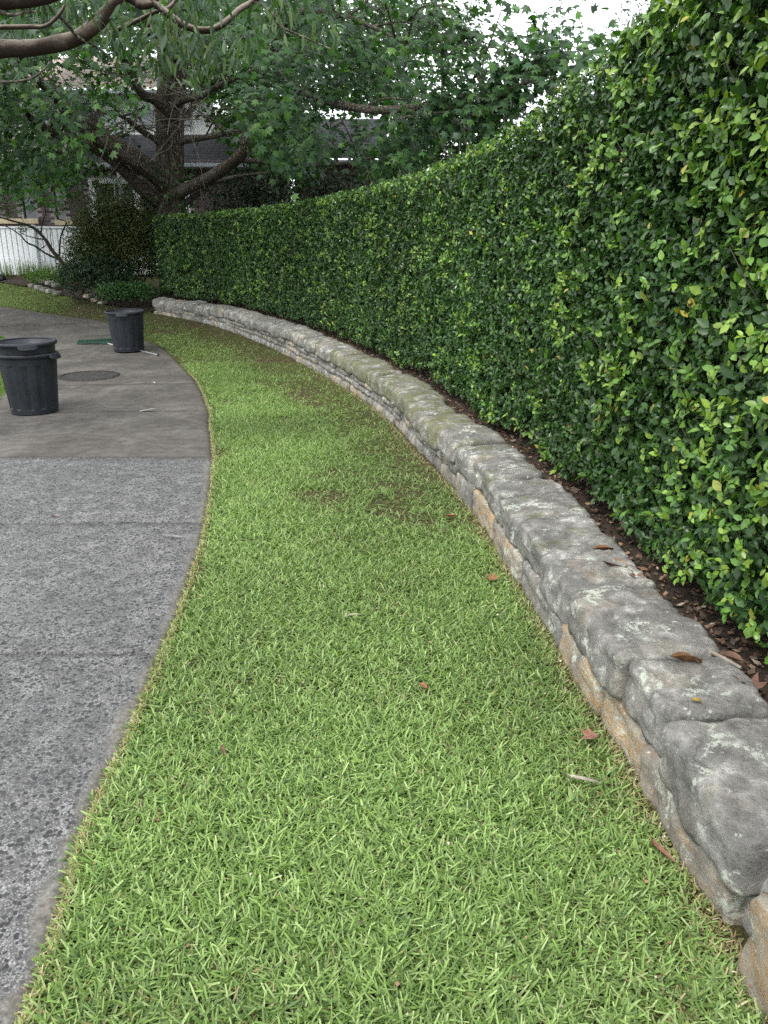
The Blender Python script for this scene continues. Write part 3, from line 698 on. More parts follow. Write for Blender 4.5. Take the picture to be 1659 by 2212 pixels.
hpart('stems', tubes_mesh('stems', L), M['hedge_wood'], 'stuff')
# white flowers
bm = bmesh.new(); c0 = bm.verts.new((0, 0, 0.002))
for k in range(5):
    a = 2 * math.pi * k / 5
    def pp(r, da, z): return bm.verts.new((r * math.cos(a + da), r * math.sin(a + da), z))
    v1, v2, v3 = pp(.55, -.42, .12), pp(1.0, 0, .05), pp(.55, .42, .12); bm.faces.new((c0, v1, v2, v3))
fme = bm_mesh('flower', bm); ca = fme.color_attributes.new('Col', 'FLOAT_COLOR', 'POINT'); ca.data.foreach_set('color', [.85, .86, .82, 1.0] * len(fme.vertices)); fme.materials.append(M['petal'])
def hedge_hit(px, py):
    best = None
    for sS in np.linspace(0, HLEN, 700):
        x, y, tx, ty = [float(q) for q in hedge_pt(sS, -0.035)]
        u = (px - CX) / FPX; v = (CY - py) / FPX; Y = cp + v * sp
        e = abs(x / y - u / Y)
        if best is None or e < best[0]: best = (e, sS, x, y, CAM_H + (-sp + v * cp) * y / Y, tx, ty)
    return best
for px, py in [(923, 531), (1188, 940), (1105, 1870 / 1.82), (349, 513), (378, 497), (405, 474), (455, 488), (430, 537), (441, 540), (474, 562), (540, 495), (558, 500), (505, 572), (590, 448), (643, 462), (725, 437), (779, 507), (735, 520), (775, 578), (885, 486), (985, 620), (992, 525), (957, 660), (835, 690), (700, 610), (615, 570), (905, 560)]:
    e, sS, x, y, z, tx, ty = hedge_hit(px, py)
    o = link('flower', fme, None, hedge); o.matrix_parent_inverse = HINV
    q = Vector((-ty + r2.gauss(0, .3), tx + r2.gauss(0, .3), .5)).to_track_quat('Z', 'Y')
    o.location = (x, y, z); o.rotation_euler = q.to_euler(); sF = r2.uniform(.013, .019); o.scale = (sF,) * 3

# ---------------------------------------------------------------- lawn
def bed_line(x): return np.interp(x, [-16, -13, -10.1, -9.0, -7.74, -6.5, -4.98, -4.0], [21.6, 21.3, 21.1, 20.4, 19.2, 18.2, 17.0, 16.2])
def path_x(y): return np.interp(y, PR[:, 1], PR[:, 0])
def wall_x(y): return np.interp(y, WC[:, 1], WC[:, 0])
def blade(bend, wt=.75, tip=.55):
    return [(-.5, 0, 0), (.5, 0, 0), (-.5 * wt - .02, .55, bend * .3), (.5 * wt, .55, bend * .3), (-.5 * tip, 1, bend), (.5 * tip, 1, bend + .02)]
BF = [(0, 1, 3, 2), (2, 3, 5, 4)]
BL = [blade(0), blade(-.12), blade(-.3), blade(.08, .9, .2)]
def grass(x, y, size, seed, dead=0.04):
    n = len(x); rg = np.random.default_rng(seed); z = gz(y) - 0.006
    dw = np.where(y < 16.8, wall_x(y) - x, 3.0); dp = x - path_x(y)
    a = rg.random(n) * 6.283; el = rg.uniform(.08, .9, n)
    d = np.stack([np.cos(a) * np.cos(el), np.sin(a) * np.cos(el), np.sin(el)], -1)
    nn = np.stack([rg.normal(0, .35, n), rg.normal(0, .35, n), np.ones(n)], -1)
    L = size * rg.uniform(.55, 1.25, n) * (0.8 + .5 * vnoise(x, y, 71, 2.2)); W = .0062 * rg.uniform(.6, 1.2, n) * np.maximum(1, size / .046)
    edge = np.clip(np.maximum(1 - dw / .09, 1 - dp / .05), 0, 1)
    L = L * (1 - .35 * edge)
    pal = np.array([(.185, .28, .075), (.235, .34, .105), (.15, .235, .066), (.31, .395, .165), (.115, .185, .06)])
    C = pal[rg.integers(0, 5, n)] * rg.uniform(.8, 1.2, (n, 1))
    straw = np.array([(.40, .34, .19), (.30, .24, .12), (.22, .2, .075)])[rg.integers(0, 3, n)]
    pd = dead + .75 * edge ** 1.2 + .22 * np.clip(vnoise(x, y, 72, 3.1) - .62, 0, 1) * 3 + .25 * np.clip(1 - dw / .4, 0, 1) * vnoise(x, y, 73, 6)
    pd = pd + .22 * np.clip((y - 13.5) / 3, 0, 1) * (x > -7.2)
    isd = rg.random(n) < pd; L = np.where(isd, L * .6, L); W = np.where(isd, W * .75, W)
    C = np.where(isd[:, None], straw * rg.uniform(.6, 1.1, (n, 1)), C)
    C *= (.80 + .4 * vnoise(x, y, 74, 1.1))[:, None]
    sel = rg.integers(0, 4, n); out = []
    P = np.stack([x, y, z + rg.random(n) * .006], -1)
    for k in range(4):
        m = sel == k
        if m.any(): out.append(scatter('g', BL[k], BF, P[m], d[m], nn[m], np.stack([W[m], L[m], L[m]], -1), C[m], [.6, .6, 1, 1, 1.1, 1.1]))
    return out
def keep(x, y, rg):
    dw = np.where(y < 16.8, wall_x(y) - x, np.hypot(x + 4.98, y - 16.9)); dp = x - path_x(y)
    k = np.ones(len(x))
    n1 = vnoise(x, y, 81, 1.7); n2 = vnoise(x, y, 82, 5)
    mid = np.clip((y - 3.6) / 2.5, 0, 1)
    k -= mid * np.clip(1.25 - dw / (.55 + .6 * n1), 0, 1) * (.5 + .75 * n2)
    patch = np.exp(-(((x + .72) / .42) ** 2 + ((y - 9.3) / .85) ** 2)); k -= 1.25 * patch
    patch = np.exp(-(((x + 1.6) / .35) ** 2 + ((y - 11.3) / .6) ** 2)); k -= .8 * patch
    far = np.clip((y - 14.2) / 1.6, 0, 1) * np.clip((x + 7.6) / 1.4, 0, 1); k -= far * (.45 + .7 * n1)
    k -= .55 * np.clip(n2 * .5 + n1 * .5 - .60, 0, 1) * 5 * (y > 2.6)
    k -= .8 * np.clip(1 - dp / (.05 + .10 * vnoise(y, 0 * y, 83, 3)), 0, 1) * (y > 3.2)
    return rg.random(len(x)) < np.maximum(k, .10 + .12 * n2)
parts = []
def lawn_patch(y0, y1, dens, size, seed):
    rg = np.random.default_rng(seed); yy = np.linspace(y0, y1, 60); w = np.where(yy < 16.9, wall_x(yy), -4.9) - path_x(yy); A_ = float(np.mean(w) * (y1 - y0)); n = int(A_ * dens)
    y = y0 + rg.random(n) * (y1 - y0); lo = path_x(y) - .012; hi = np.where(y < 16.9, wall_x(y) + .02, -4.9); x = lo + rg.random(n) * (hi - lo)
    u = rg.random(n) < (hi - lo) / w.max(); x, y = x[u], y[u]
    ok = y < bed_line(x) + .05
    x, y = x[ok], y[ok]
    kk = keep(x, y, rg); parts.extend(grass(x[kk], y[kk], size, seed))
lawn_patch(.75, 2.4, 21000, .046, 1); lawn_patch(2.4, 4.2, 16000, .044, 2); lawn_patch(4.2, 7.5, 11000, .044, 3)
lawn_patch(7.5, 11.5, 7500, .048, 4); lawn_patch(11.5, 21.3, 5200, .052, 5)
# straw fringe at the trimmed path edge and along the wall foot
rg = np.random.default_rng(77); n = 9000; y = .8 + rg.random(n) ** 1.5 * 10; sd_ = rg.random(n) < .62
x = np.where(sd_, path_x(y) + .004 + np.abs(rg.normal(0, .014, n)), wall_x(y) - .008 - np.abs(rg.normal(0, .03, n)) * (.4 + vnoise(y, 0 * y, 91, 3)))
a = rg.random(n) * 6.283; el = rg.uniform(.1, 1.2, n); d = np.stack([np.cos(a) * np.cos(el), np.sin(a) * np.cos(el), np.sin(el)], -1)
C = np.array([(.50, .44, .28), (.40, .34, .20), (.33, .33, .14), (.24, .28, .09)])[rg.integers(0, 4, n)] * rg.uniform(.7, 1.15, (n, 1)); Lf = rg.uniform(.010, .026, n)
parts.append(scatter('f', BL[1], BF, np.stack([x, y, gz(y) + .002 + rg.random(n) * .008], -1), d, np.stack([rg.normal(0, .4, n), rg.normal(0, .4, n), np.ones(n)], -1), np.stack([np.full(n, .0042), Lf, Lf], -1), C))
V, Fc, C = join(parts)
tag(link('lawn_grass', np_mesh('lawn_grass', V, Fc, C), M['grass']), 'mown bright green lawn grass between the path and the stone wall', 'grass', kind='stuff')
parts = []
rg = np.random.default_rng(9); n = 45000; y = rg.uniform(6.0, 18, n); x = np.interp(y, PL[:, 1], PL[:, 0]) + .01 - rg.random(n) ** 1.3 * 3.0
xs_ = np.interp(y, PR[:, 1], PR[:, 0])
V_, parts_ = None, []
parts_ = []
z = gz(y) - .006
a = rg.random(n) * 6.283; el = rg.uniform(.2, 1.1, n); d = np.stack([np.cos(a) * np.cos(el), np.sin(a) * np.cos(el), np.sin(el)], -1); nn = np.stack([rg.normal(0, .35, n), rg.normal(0, .35, n), np.ones(n)], -1)
C = np.array([(.085, .185, .028), (.115, .225, .036), (.06, .15, .026), (.25, .22, .1)])[rg.choice(4, n, p=[.35, .3, .25, .1])] * rg.uniform(.8, 1.2, (n, 1))
L_ = .055 * rg.uniform(.6, 1.3, n)
V, Fc, C = scatter('g', BL[1], BF, np.stack([x, y, z], -1), d, nn, np.stack([np.full(n, .008), L_, L_], -1), C)
tag(link('verge_grass', np_mesh('verge_grass', V, Fc, C), M['grass']), 'green grass along the far side of the path behind the nested bins', 'grass', kind='stuff')

# ---------------------------------------------------------------- big tree at the end of the hedge
def limb(pts, radii, sides=10, wob=.08, seed=0, n=6):
    P = catmull([at(*p) if not isinstance(p, Vector) else p for p in pts], n); return tube(P, radii, sides, wob, seed), P
TB = at(362, 470, 18.8)
tree = empty('broad_tree', 'large spreading tree with furrowed twin trunk behind the far hedge end', 'tree', (TB.x, 18.8, gzf(18.8)))
def child(parent, name, me, mat, kind=None):
    o = link(name, me, mat, parent); o.matrix_parent_inverse = Matrix.Translation(-parent.location)
    if kind: o['kind'] = kind
    return o
tg = Vector((TB.x + .05, 18.8, gzf(18.8) - .2))
tt, PT = limb([tg, (362, 470, 18.8), (364, 400, 18.8), (360, 300, 18.8), (360, 200, 18.8), (364, 120, 18.8), (372, 20, 18.8), Vector((-4.6, 18.9, 9)), Vector((-4.4, 19, 12))], [.38, .29, .265, .235, .22, .2, .18, .13, .05], 18, .07, 1)
t2, PT2 = limb([Vector((-4.62, 18.6, .4)), (386, 460, 18.55), (383, 350, 18.55), (384, 230, 18.55), (396, 130, 18.6), (420, 30, 18.7), Vector((-3.3, 18.6, 8.5))], [.18, .165, .155, .145, .13, .11, .05], 14, .07, 2)
child(tree, 'trunk', tubes_mesh('trunk', [tt]), M['bark']); child(tree, 'trunk', tubes_mesh('trunk', [t2]), M['bark'])
limbs = [
 ([(350, 440, 18.7), (327, 422, 18.5), (290, 392, 18.2), (255, 356, 17.8), (207, 320, 17.2), (164, 302, 16.6), (120, 290, 15.9), (60, 250, 15)], [.16, .14, .12, .11, .06]),
 ([(352, 405, 18.6), (335, 385, 18.4), (284, 349, 17.8), (233, 316, 17.2), (190, 290, 16.9), (153, 255, 16.4), (120, 211, 15.8), (80, 170, 15.2), (40, 110, 14.5)], [.13, .115, .1, .085, .05]),
 ([(355, 380, 18.7), (338, 364, 18.7), (291, 331, 18.7), (240, 302, 18.7), (204, 273, 18.6), (156, 236, 18.5), (110, 180, 18.5)], [.12, .1, .09, .06]),
 ([(352, 315, 18.7), (331, 298, 18.6), (302, 280, 18.4), (280, 262, 18.2), (240, 240, 17.8)], [.08, .065, .05, .025]),
 ([(375, 255, 18.4), (338, 218, 18.0), (309, 204, 17.7), (288, 172, 17.4), (262, 120, 17.0), (230, 60, 16.5)], [.11, .095, .08, .05]),
 ([(378, 228, 18.4), (393, 218, 18.2), (433, 207, 17.8), (473, 185, 17.4), (505, 171, 17.1), (550, 150, 16.8)], [.08, .06, .05, .025]),
 ([(375, 312, 18.6), (396, 305, 18.4), (436, 298, 18.1), (473, 291, 17.9), (498, 284, 17.7), (560, 280, 17.4)], [.075, .062, .05, .025]),
 ([(378, 422, 18.5), (396, 411, 18.3), (436, 393, 17.9), (473, 371, 17.5), (509, 345, 17.1), (526, 325, 16.9), (545, 276, 16.7), (556, 225, 16.6), (567, 164, 16.4), (590, 120, 16.2), (640, 40, 16)], [.15, .125, .115, .1, .08, .05]),
 ([(395, 445, 18.6), (412, 430, 18.5), (436, 411, 18.4), (458, 396, 18.4), (520, 380, 18.3), (600, 372, 18.2)], [.07, .055, .045, .02]),
 ([(378, 260, 18.6), (405, 248, 18.8), (420, 225, 19.2), (450, 190, 19.8)], [.1, .085, .06, .03]),
 ([(590, 120, 16.2), (640, 190, 15.2), (722, 223, 14.2), (761, 231, 13.8), (806, 238, 13.4), (860, 236, 13), (955, 228, 12.2), (995, 243, 11.9), (1024, 245, 11.6), (1059, 228, 11.4), (1094, 198, 11.2), (1128, 183, 11.0), (1200, 150, 10.6)], [.07, .065, .06, .05, .045, .035, .02]),
 ([(567, 164, 16.4), (610, 60, 15.2), (662, 22, 14.4), (712, 30, 14), (751, 37, 13.7), (830, 70, 13), (900, 110, 12.4)], [.06, .055, .05, .03, .02]),
 ([(509, 345, 17.1), (600, 352, 17.5), (700, 356, 17.8), (761, 350, 18), (850, 330, 18)], [.06, .05, .04, .02]),
 ([(360, 120, 18.8), (300, 30, 17.5), (200, -60, 16), (80, -160, 14.5)], [.14, .12, .09, .04]),
 ([(372, 40, 18.8), (480, -60, 17.2), (620, -140, 15.4), (800, -200, 13.6)], [.14, .11, .08, .03]),
]
LP = []
for i, (p, r) in enumerate(limbs):
    tb, P = limb(p, r, 10, .08, 10 + i); child(tree, 'limb', tubes_mesh('limb', [tb]), M['bark'] if r[0] > .09 else M['branch']); LP.append(P)
# branchlets off the limbs
r3 = random.Random(5); L = []; tips = []
for P in LP:
    for k in range(max(3, int(len(P) * .45)), len(P) - 1, 2):
        if r3.random() < .75:
            p0 = P[k]; dr = np.array([r3.gauss(0, 1), r3.gauss(0, .8), r3.gauss(.25, .6)]); dr = unit(dr) * r3.uniform(.5, 1.5)
            p1 = p0 + dr * .5 + np.array([0, 0, .1]); p2 = p0 + dr + np.array([r3.gauss(0, .2), 0, r3.gauss(-.05, .2)])
            L.append(tube(catmull([p0, p1, p2], 4), [.022, .014, .006], 5, .1, k)); tips.append(p2)
            for _ in range(2):
                q = p1 + (p2 - p1) * r3.random(); e = q + np.array([r3.gauss(0, .35), r3.gauss(0, .3), r3.gauss(-.05, .3)])
                L.append(tube(catmull([q, (q + e) / 2 + np.array([0, 0, r3.gauss(0, .06)]), e], 3), [.009, .006, .003], 4)); tips.append(e)
child(tree, 'branchlets', tubes_mesh('branchlets', L), M['branch'], 'stuff')
# dead pale twigs round the trunk
L = []
for i in range(22):
    p0 = np.array(at(r3.uniform(300, 470), r3.uniform(150, 300), r3.uniform(17.2, 18.3))); cur = [p0]
    dr = np.array([r3.gauss(0, .3), r3.gauss(0, .2), r3.gauss(-.15, .25)])
    for _ in range(4): dr = dr + np.array([r3.gauss(0, .12), r3.gauss(0, .1), r3.gauss(-.03, .12)]); cur.append(cur[-1] + dr * .6)
    L.append(tube(catmull(cur, 3), [.012, .008, .004], 4))
child(tree, 'dead_twigs', tubes_mesh('dead_twigs', L), M['twig'], 'stuff')

STAR = [(0, .42, .03)]
for k in range(5):
    a = R(90) + (k - 2) * R(52); rl = (.42, .52, .58, .52, .42)[k]
    for da, rr_ in ((-R(26), .27), (0, rl)): STAR.append((rr_ * math.cos(a + da), .42 + rr_ * math.sin(a + da), -.10 * (rr_ / .5) ** 2))
a = R(90) + 2 * R(52) + R(26); STAR.append((.27 * math.cos(a), .42 + .27 * math.sin(a), 0)); STAR.append((0, .2, 0))
STARF = [(0, i, i + 1) for i in range(1, 11)] + [(0, 11, 12), (0, 12, 1)]
LOWX = [0, 60, 140, 180, 230, 300, 330, 400, 430, 520, 560, 620, 680, 760, 800, 860, 950, 1050, 1150, 1250, 1330, 1400]
LOWY = [425, 440, 428, 405, 350, 250, 140, 140, 230, 330, 365, 395, 365, 320, 360, 385, 340, 290, 230, 180, 150, -50]
UPX = [0, 960, 1000, 1035, 1060, 1100, 1130, 1160, 1220, 1255, 1290, 1330, 1400]
UPY = [-900, -900, -60, 30, 110, 105, 85, 40, 35, 95, 125, 150, 400]
rc = np.random.default_rng(23); cl = []
cen = np.array([-4.6, 18.6, 7.4]); rad = np.array([9.4, 9.6, 6.4])
def ok_view(p, hard=True):
    px, py, dpt = projx(p)
    if not (-150 < px < 1700 and py > -40): return None
    if py > np.interp(px, LOWX, LOWY) - 20 * 9 / dpt or py < np.interp(px, UPX, UPY) + 20 * 9 / dpt: return False
    if px > 1000 and p[1] > 15: return False
    if 175 < px < 330 and 215 < py < 420 and rc.random() < (.93 if p[1] < 18.6 else .1): return False
    if 285 < px < 540 and 130 < py < 480 and rc.random() < ((.985 if px < 430 else .8) if p[1] < 18.6 else .1): return False
    if 680 < px < 830 and 225 < py < 330 and rc.random() < .72: return False
    if 905 < px < 960 and 130 < py < 210 and rc.random() < .85: return False
    if 60 < px < 250 and 100 < py < 200 and rc.random() < .75: return False
    return True
tries = 0; nvis = nabove = 0; boughs = []
while (nvis < 430 or nabove < 130) and tries < 400000:
    tries += 1
    p = cen + (rc.random(3) * 2 - 1) * rad; e = np.linalg.norm((p - cen) / rad)
    if e > 1 or p[2] < 2.3: continue
    v_ = ok_view(p)
    if v_ is False: continue
    if v_:
        if nvis >= 430 or (p[1] > 15.5 and rc.random() < .45): continue
        nvis += 1
    else:
        if nabove >= 130 or e < .5: continue
        nabove += 1
    boughs.append(p)
for px, py, Y in ((1060, 150, 11.4), (1110, 150, 11.2), (1160, 112, 10.9), (1195, 90, 10.7), (1228, 128, 10.6), (1180, 165, 10.9), (1130, 205, 11.2), (1085, 225, 11.5), (1040, 195, 11.6), (1005, 165, 11.8), (985, 95, 12), (990, 45, 12), (1240, 160, 10.5), (960, 60, 12.3), (930, 260, 12.4), (880, 300, 13), (850, 340, 13.2), (980, 290, 12), (1030, 262, 11.8), (1150, 70, 11), (1210, 60, 10.7), (1075, 190, 11.3), (960, 220, 12.2), (900, 340, 13), (1010, 300, 12), (1060, 275, 11.6), (950, 320, 12.4), (1100, 245, 11.2)):
    for _ in range(2): boughs.append(np.array(at(px + rc.normal(0, 8), py + rc.normal(0, 8), Y)) + np.array([0, rc.normal(0, .4), 0]))
nb0 = len(boughs) - 56
for bi, p in enumerate(boughs):
    k_ = 6 if bi < nb0 else 2; sp_ = .42 if bi < nb0 else .16
    for _ in range(k_):
        q = p + rc.normal(0, 1, 3) * np.array([sp_, sp_, sp_ * .75])
        if ok_view(q) is not False or bi >= nb0: cl.append(q)
cl = np.array(cl); per = 22; n_ = len(cl) * per
base = np.repeat(cl, per, 0); g = rc.normal(0, 1, (n_, 3)); pos = base + g * np.array([.2, .2, .15])
outd = unit(base - (cen + np.array([0, 0, -3]))); d = unit(outd * .5 + g * np.array([.6, .6, .3]) + np.array([0, -.1, -.55])); nn = np.array([0, -.25, 1.0]) + rc.normal(0, .5, (n_, 3)) + outd * .3
pal = np.array([(.022, .060, .018), (.028, .075, .021), (.04, .098, .024), (.056, .12, .026), (.02, .052, .02)])
cidx = np.repeat(rc.integers(0, 5, len(cl)), per); cidx = np.where(rc.random(n_) < .6, cidx, rc.integers(0, 5, n_))
C = pal[cidx] * rc.uniform(.65, 1.35, (n_, 1)) * np.repeat(rc.uniform(.7, 1.4, (len(cl), 1)), per, 0)
V, Fc, C = scatter('t', STAR, STARF, pos, d, nn, rc.uniform(.12, .19, n_), C)
child(tree, 'crown', np_mesh('crown', V, Fc, C), M['tree_leaf'], 'stuff')

def leaf_cloud(name, blobs, count, size, pal, seed, tv=OV4, tf=OV4F, shell=.45, droop=0.0, wid=1.0):
    """leafy mass through ellipsoids [(centre, radii)]"""
    rg = np.random.default_rng(seed); P = []; vol = np.array([np.prod(r) ** (2 / 3) for _, r in blobs]); vol = vol / vol.sum(); O = []
    for (c, r), w in zip(blobs, vol):
        n = int(count * w); u = unit(rg.normal(0, 1, (n, 3))); q = (shell + (1 - shell) * rg.random(n)) ** (.6)
        lump = 1 + .22 * (vnoise(u[:, 0] * 3 + 5, u[:, 2] * 3 + u[:, 1] * 2 + 5, seed, 1.3) - .5) * 2
        P.append(np.array(c) + u * np.array(r) * (q * lump)[:, None]); O.append(u)
    P = np.concatenate(P); O = np.concatenate(O); n = len(P); g = rg.normal(0, 1, (n, 3))
    d = unit(O * .5 + g * .7 + np.array([0, 0, .25 - droop])); nn = O + np.array([0, 0, .8]) + rg.normal(0, .5, (n, 3))
    C = np.array(pal)[rg.integers(0, len(pal), n)] * rg.uniform(.7, 1.3, (n, 1)); s = size * rg.uniform(.6, 1.3, n)
    V, Fc, C = scatter(name, tv, tf, P, d, nn, np.stack([s * wid, s, s], -1), C)
    return np_mesh(name, V, Fc, C)
# ivy climbing the trunk
iv = []
pi = rc.random((900, 2)); ivz = 1.2 + pi[:, 0] ** 1.5 * 2.3; ang = pi[:, 1] * 6.283; rr = .42 + rc.random(900) * .12
IP = np.stack([-4.82 + rr * np.cos(ang) * 1.15, 18.7 + rr * np.sin(ang), ivz], -1); On = np.stack([np.cos(ang), np.sin(ang), 0 * ang + .4], -1)
V, Fc, C = scatter('i', OV4, OV4F, IP, rc.normal(0, 1, (900, 3)) + np.array([0, 0, -.8]), On + rc.normal(0, .4, (900, 3)), rc.uniform(.08, .14, 900), np.array([(.03, .08, .02), (.05, .11, .025), (.02, .06, .018)])[rc.integers(0, 3, 900)])
ivy = empty('ivy', 'glossy green ivy climbing the foot of the twin trunk', 'ivy', (-4.82, 18.4, gzf(18.4)))
child(ivy, 'leaves', np_mesh('leaves', V, Fc, C), M['shrub_leaf'], 'stuff')
ivs = [tube(catmull([(-4.82 + .40 * math.cos(a_ + k * .25), 18.7 + .36 * math.sin(a_ + k * .25), .5 + k * .5) for k in range(6)], 3), [.02, .012, .006], 5) for a_ in (3.6, 4.3, 5.0, 5.8)]
child(ivy, 'stem', tubes_mesh('stem', ivs), M['dark_wood'])

# ---------------------------------------------------------------- gum tree, trunk out of frame on the left
gum = empty('gum_tree', 'gum tree whose smooth brown limb reaches in across the upper left', 'tree', (-5.2, 5.6, 0))
tb = tube(catmull([(-5.2, 5.6, -.1), (-5.15, 5.6, 1.2), (-5.25, 5.6, 2.4), (-5.1, 5.55, 4), (-4.9, 5.5, 6.5), (-4.6, 5.6, 9)], 6), [.26, .22, .2, .17, .12, .05], 14, .05, 3)
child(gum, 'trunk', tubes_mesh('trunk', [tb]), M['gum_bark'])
GL = [
 ([Vector((-5.2, 5.6, 2.2)), Vector((-4.2, 5.9, 2.75)), (-120, 116, 6.0), (-60, 112, 6), (0, 106, 6), (60, 104, 6), (120, 95, 6), (170, 80, 6), (205, 55, 6), (236, 20, 6), (262, -20, 6), (310, -90, 6.1)], [.085, .07, .058, .054, .05, .047, .042, .038]),
 ([Vector((-5.15, 5.6, 2.9)), Vector((-4.3, 5.8, 3.15)), (-120, -6, 5.8), (-40, -2, 5.8), (20, -3, 5.8), (70, -6, 5.8), (120, -20, 5.8), (200, -70, 5.9)], [.085, .075, .06, .055, .045]),
 ([(262, -20, 6), (290, 2, 6.1), (305, 11, 6.1), (327, 7, 6.1), (345, -5, 6.1)], [.035, .03, .028, .02]),
 ([(300, -70, 6.1), (327, -3, 6.1), (349, 18, 6.1), (378, 42, 6.1), (411, 60, 6.1), (451, 65, 6.1), (484, 50, 6.1), (516, 22, 6.15), (545, 4, 6.2), (580, -20, 6.2)], [.03, .026, .024, .022, .019, .015]),
 ([(545, 4, 6.2), (570, 12, 6.2), (589, 29, 6.2), (603, 55, 6.25), (647, 76, 6.3), (717, 107, 6.3)], [.011, .010, .008, .005]),
 ([(238, 72, 6.2), (262, 60, 6.2), (291, 47, 6.2), (338, 25, 6.2), (367, 15, 6.2), (385, -10, 6.2)], [.016, .014, .013, .012]),
 ([(-20, 59, 5.7), (55, 58, 5.7), (98, 56, 5.7), (127, 33, 5.7), (140, 10, 5.7)], [.016, .013, .011, .008]),
 ([(127, 33, 5.7), (150, 58, 5.8), (168, 80, 5.9), (205, 100, 6.1), (240, 125, 6.2)], [.012, .012, .01, .006]),
 ([(-20, 178, 5.8), (36, 176, 5.8), (73, 167, 5.8), (95, 149, 5.8), (112, 132, 5.9)], [.009, .008, .006, .004]),
 ([(0, 25, 5.8), (25, 32, 5.8), (55, 25, 5.8), (80, 24, 5.8)], [.014, .011, .008]),
 ([(325, 10, 6.1), (327, 60, 6.1), (336, 85, 6.1), (350, 110, 6.1), (372, 140, 6.1)], [.006, .005, .004, .003]),
 ([(378, 42, 6.1), (395, 85, 6.1), (410, 115, 6.1), (418, 150, 6.1)], [.006, .005, .004]),
]
for i, (p, r) in enumerate(GL):
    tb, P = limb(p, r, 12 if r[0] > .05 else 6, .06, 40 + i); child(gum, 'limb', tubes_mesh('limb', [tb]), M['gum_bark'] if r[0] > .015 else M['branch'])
GUM = [(0, 0, 0), (-.085, .25, .01), (.075, .25, .01), (-.105, .5, -.02), (.065, .5, -.02), (-.05, .78, -.07), (.055, .78, -.07), (.07, 1, -.13)]
GUMF = [(0, 2, 1, 1)]
GUMF = [(0, 2, 1), (1, 2, 4), (1, 4, 3), (3, 4, 6), (3, 6, 5), (5, 6, 7)]
spots = [(195, 30), (205, 55), (215, 75), (188, 12), (225, 40), (240, 95), (340, 112), (350, 150), (362, 120), (330, 135), (395, 95), (420, 80), (440, 95), (465, 100), (430, 45), (450, 20), (400, 12), (500, 120), (480, 135), (345, 60), (375, 165), (300, 60), (320, 40), (150, 12), (100, 20), (60, 40), (20, 70), (40, 85), (10, 140), (60, 150), (110, 12), (260, 100), (280, 80), (520, 75), (540, 100), (560, 40), (590, 60), (610, 20), (640, 12), (670, 60), (700, 90), (250, 8), (360, 8), (470, 0), (-20, 30), (410, 130), (445, 150), (380, 60)]
gp = []
for px, py in spots:
    for _ in range(1): gp.append(np.array(at(px + r3.gauss(0, 12), py + r3.gauss(-14, 10), r3.uniform(5.7, 6.6))))
for _ in range(200):
    gp.append(np.array([r3.uniform(-8, -1.0), r3.uniform(2.5, 8), r3.uniform(4.5, 8)]))
gp = np.array(gp); per = 12; n_ = len(gp) * per
pos = np.repeat(gp, per, 0) + rc.normal(0, 1, (n_, 3)) * np.array([.06, .06, .05]); d = rc.normal(0, .38, (n_, 3)) + np.array([0, 0, -1.0]); nn = rc.normal(0, 1, (n_, 3))
C = np.array([(.028, .058, .026), (.038, .072, .028), (.022, .048, .026), (.065, .10, .032)])[rc.integers(0, 4, n_)] * rc.uniform(.8, 1.2, (n_, 1))
V, Fc, C = scatter('gl', GUM, GUMF, pos, d, nn, np.stack([rc.uniform(.09, .15, n_)] * 3, -1), C)
child(gum, 'crown', np_mesh('crown', V, Fc, C), M['tree_leaf'], 'stuff')

# ---------------------------------------------------------------- small-leaved tree behind the near hedge
bt = empty('fine_leaved_tree', 'feathery fine-leaved tree rising behind the near hedge top', 'tree', (4.3, 12.0, gzf(12)))
child(bt, 'trunk', tubes_mesh('trunk', [tube(catmull([(4.3, 12, 0), (4.25, 12, 2), (4.35, 12.1, 4), (4.2, 12, 6.5)], 5), [.14, .11, .08, .02], 8, .08, 4)] + [tube(catmull([(4.3, 12, 2.5 + k * .35), (4.3 + math.cos(k * 2.1) * .6, 12 + math.sin(k * 2.1) * .5, 3.4 + k * .35), (4.3 + math.cos(k * 2.1) * 1.1, 12 + math.sin(k * 2.1), 4.2 + k * .4)], 4), [.03, .018, .006], 5, .1, k) for k in range(7)]), M['dark_wood'])
child(bt, 'crown', leaf_cloud('crown', [((4.3, 12, 4.6), (1.15, 1.1, 1.0)), ((3.9, 11.8, 5.3), (1.0, .9, .9)), ((4.8, 12.2, 5.4), (1.0, 1, 1.1)), ((4.3, 12, 6.4), (.9, .9, .9)), ((3.6, 12, 4.4), (.6, .6, .5))], 9000, .055, [(.05, .085, .04), (.075, .115, .055), (.035, .065, .03)], 31, shell=.1, wid=.7), M['shrub_leaf'], 'stuff')

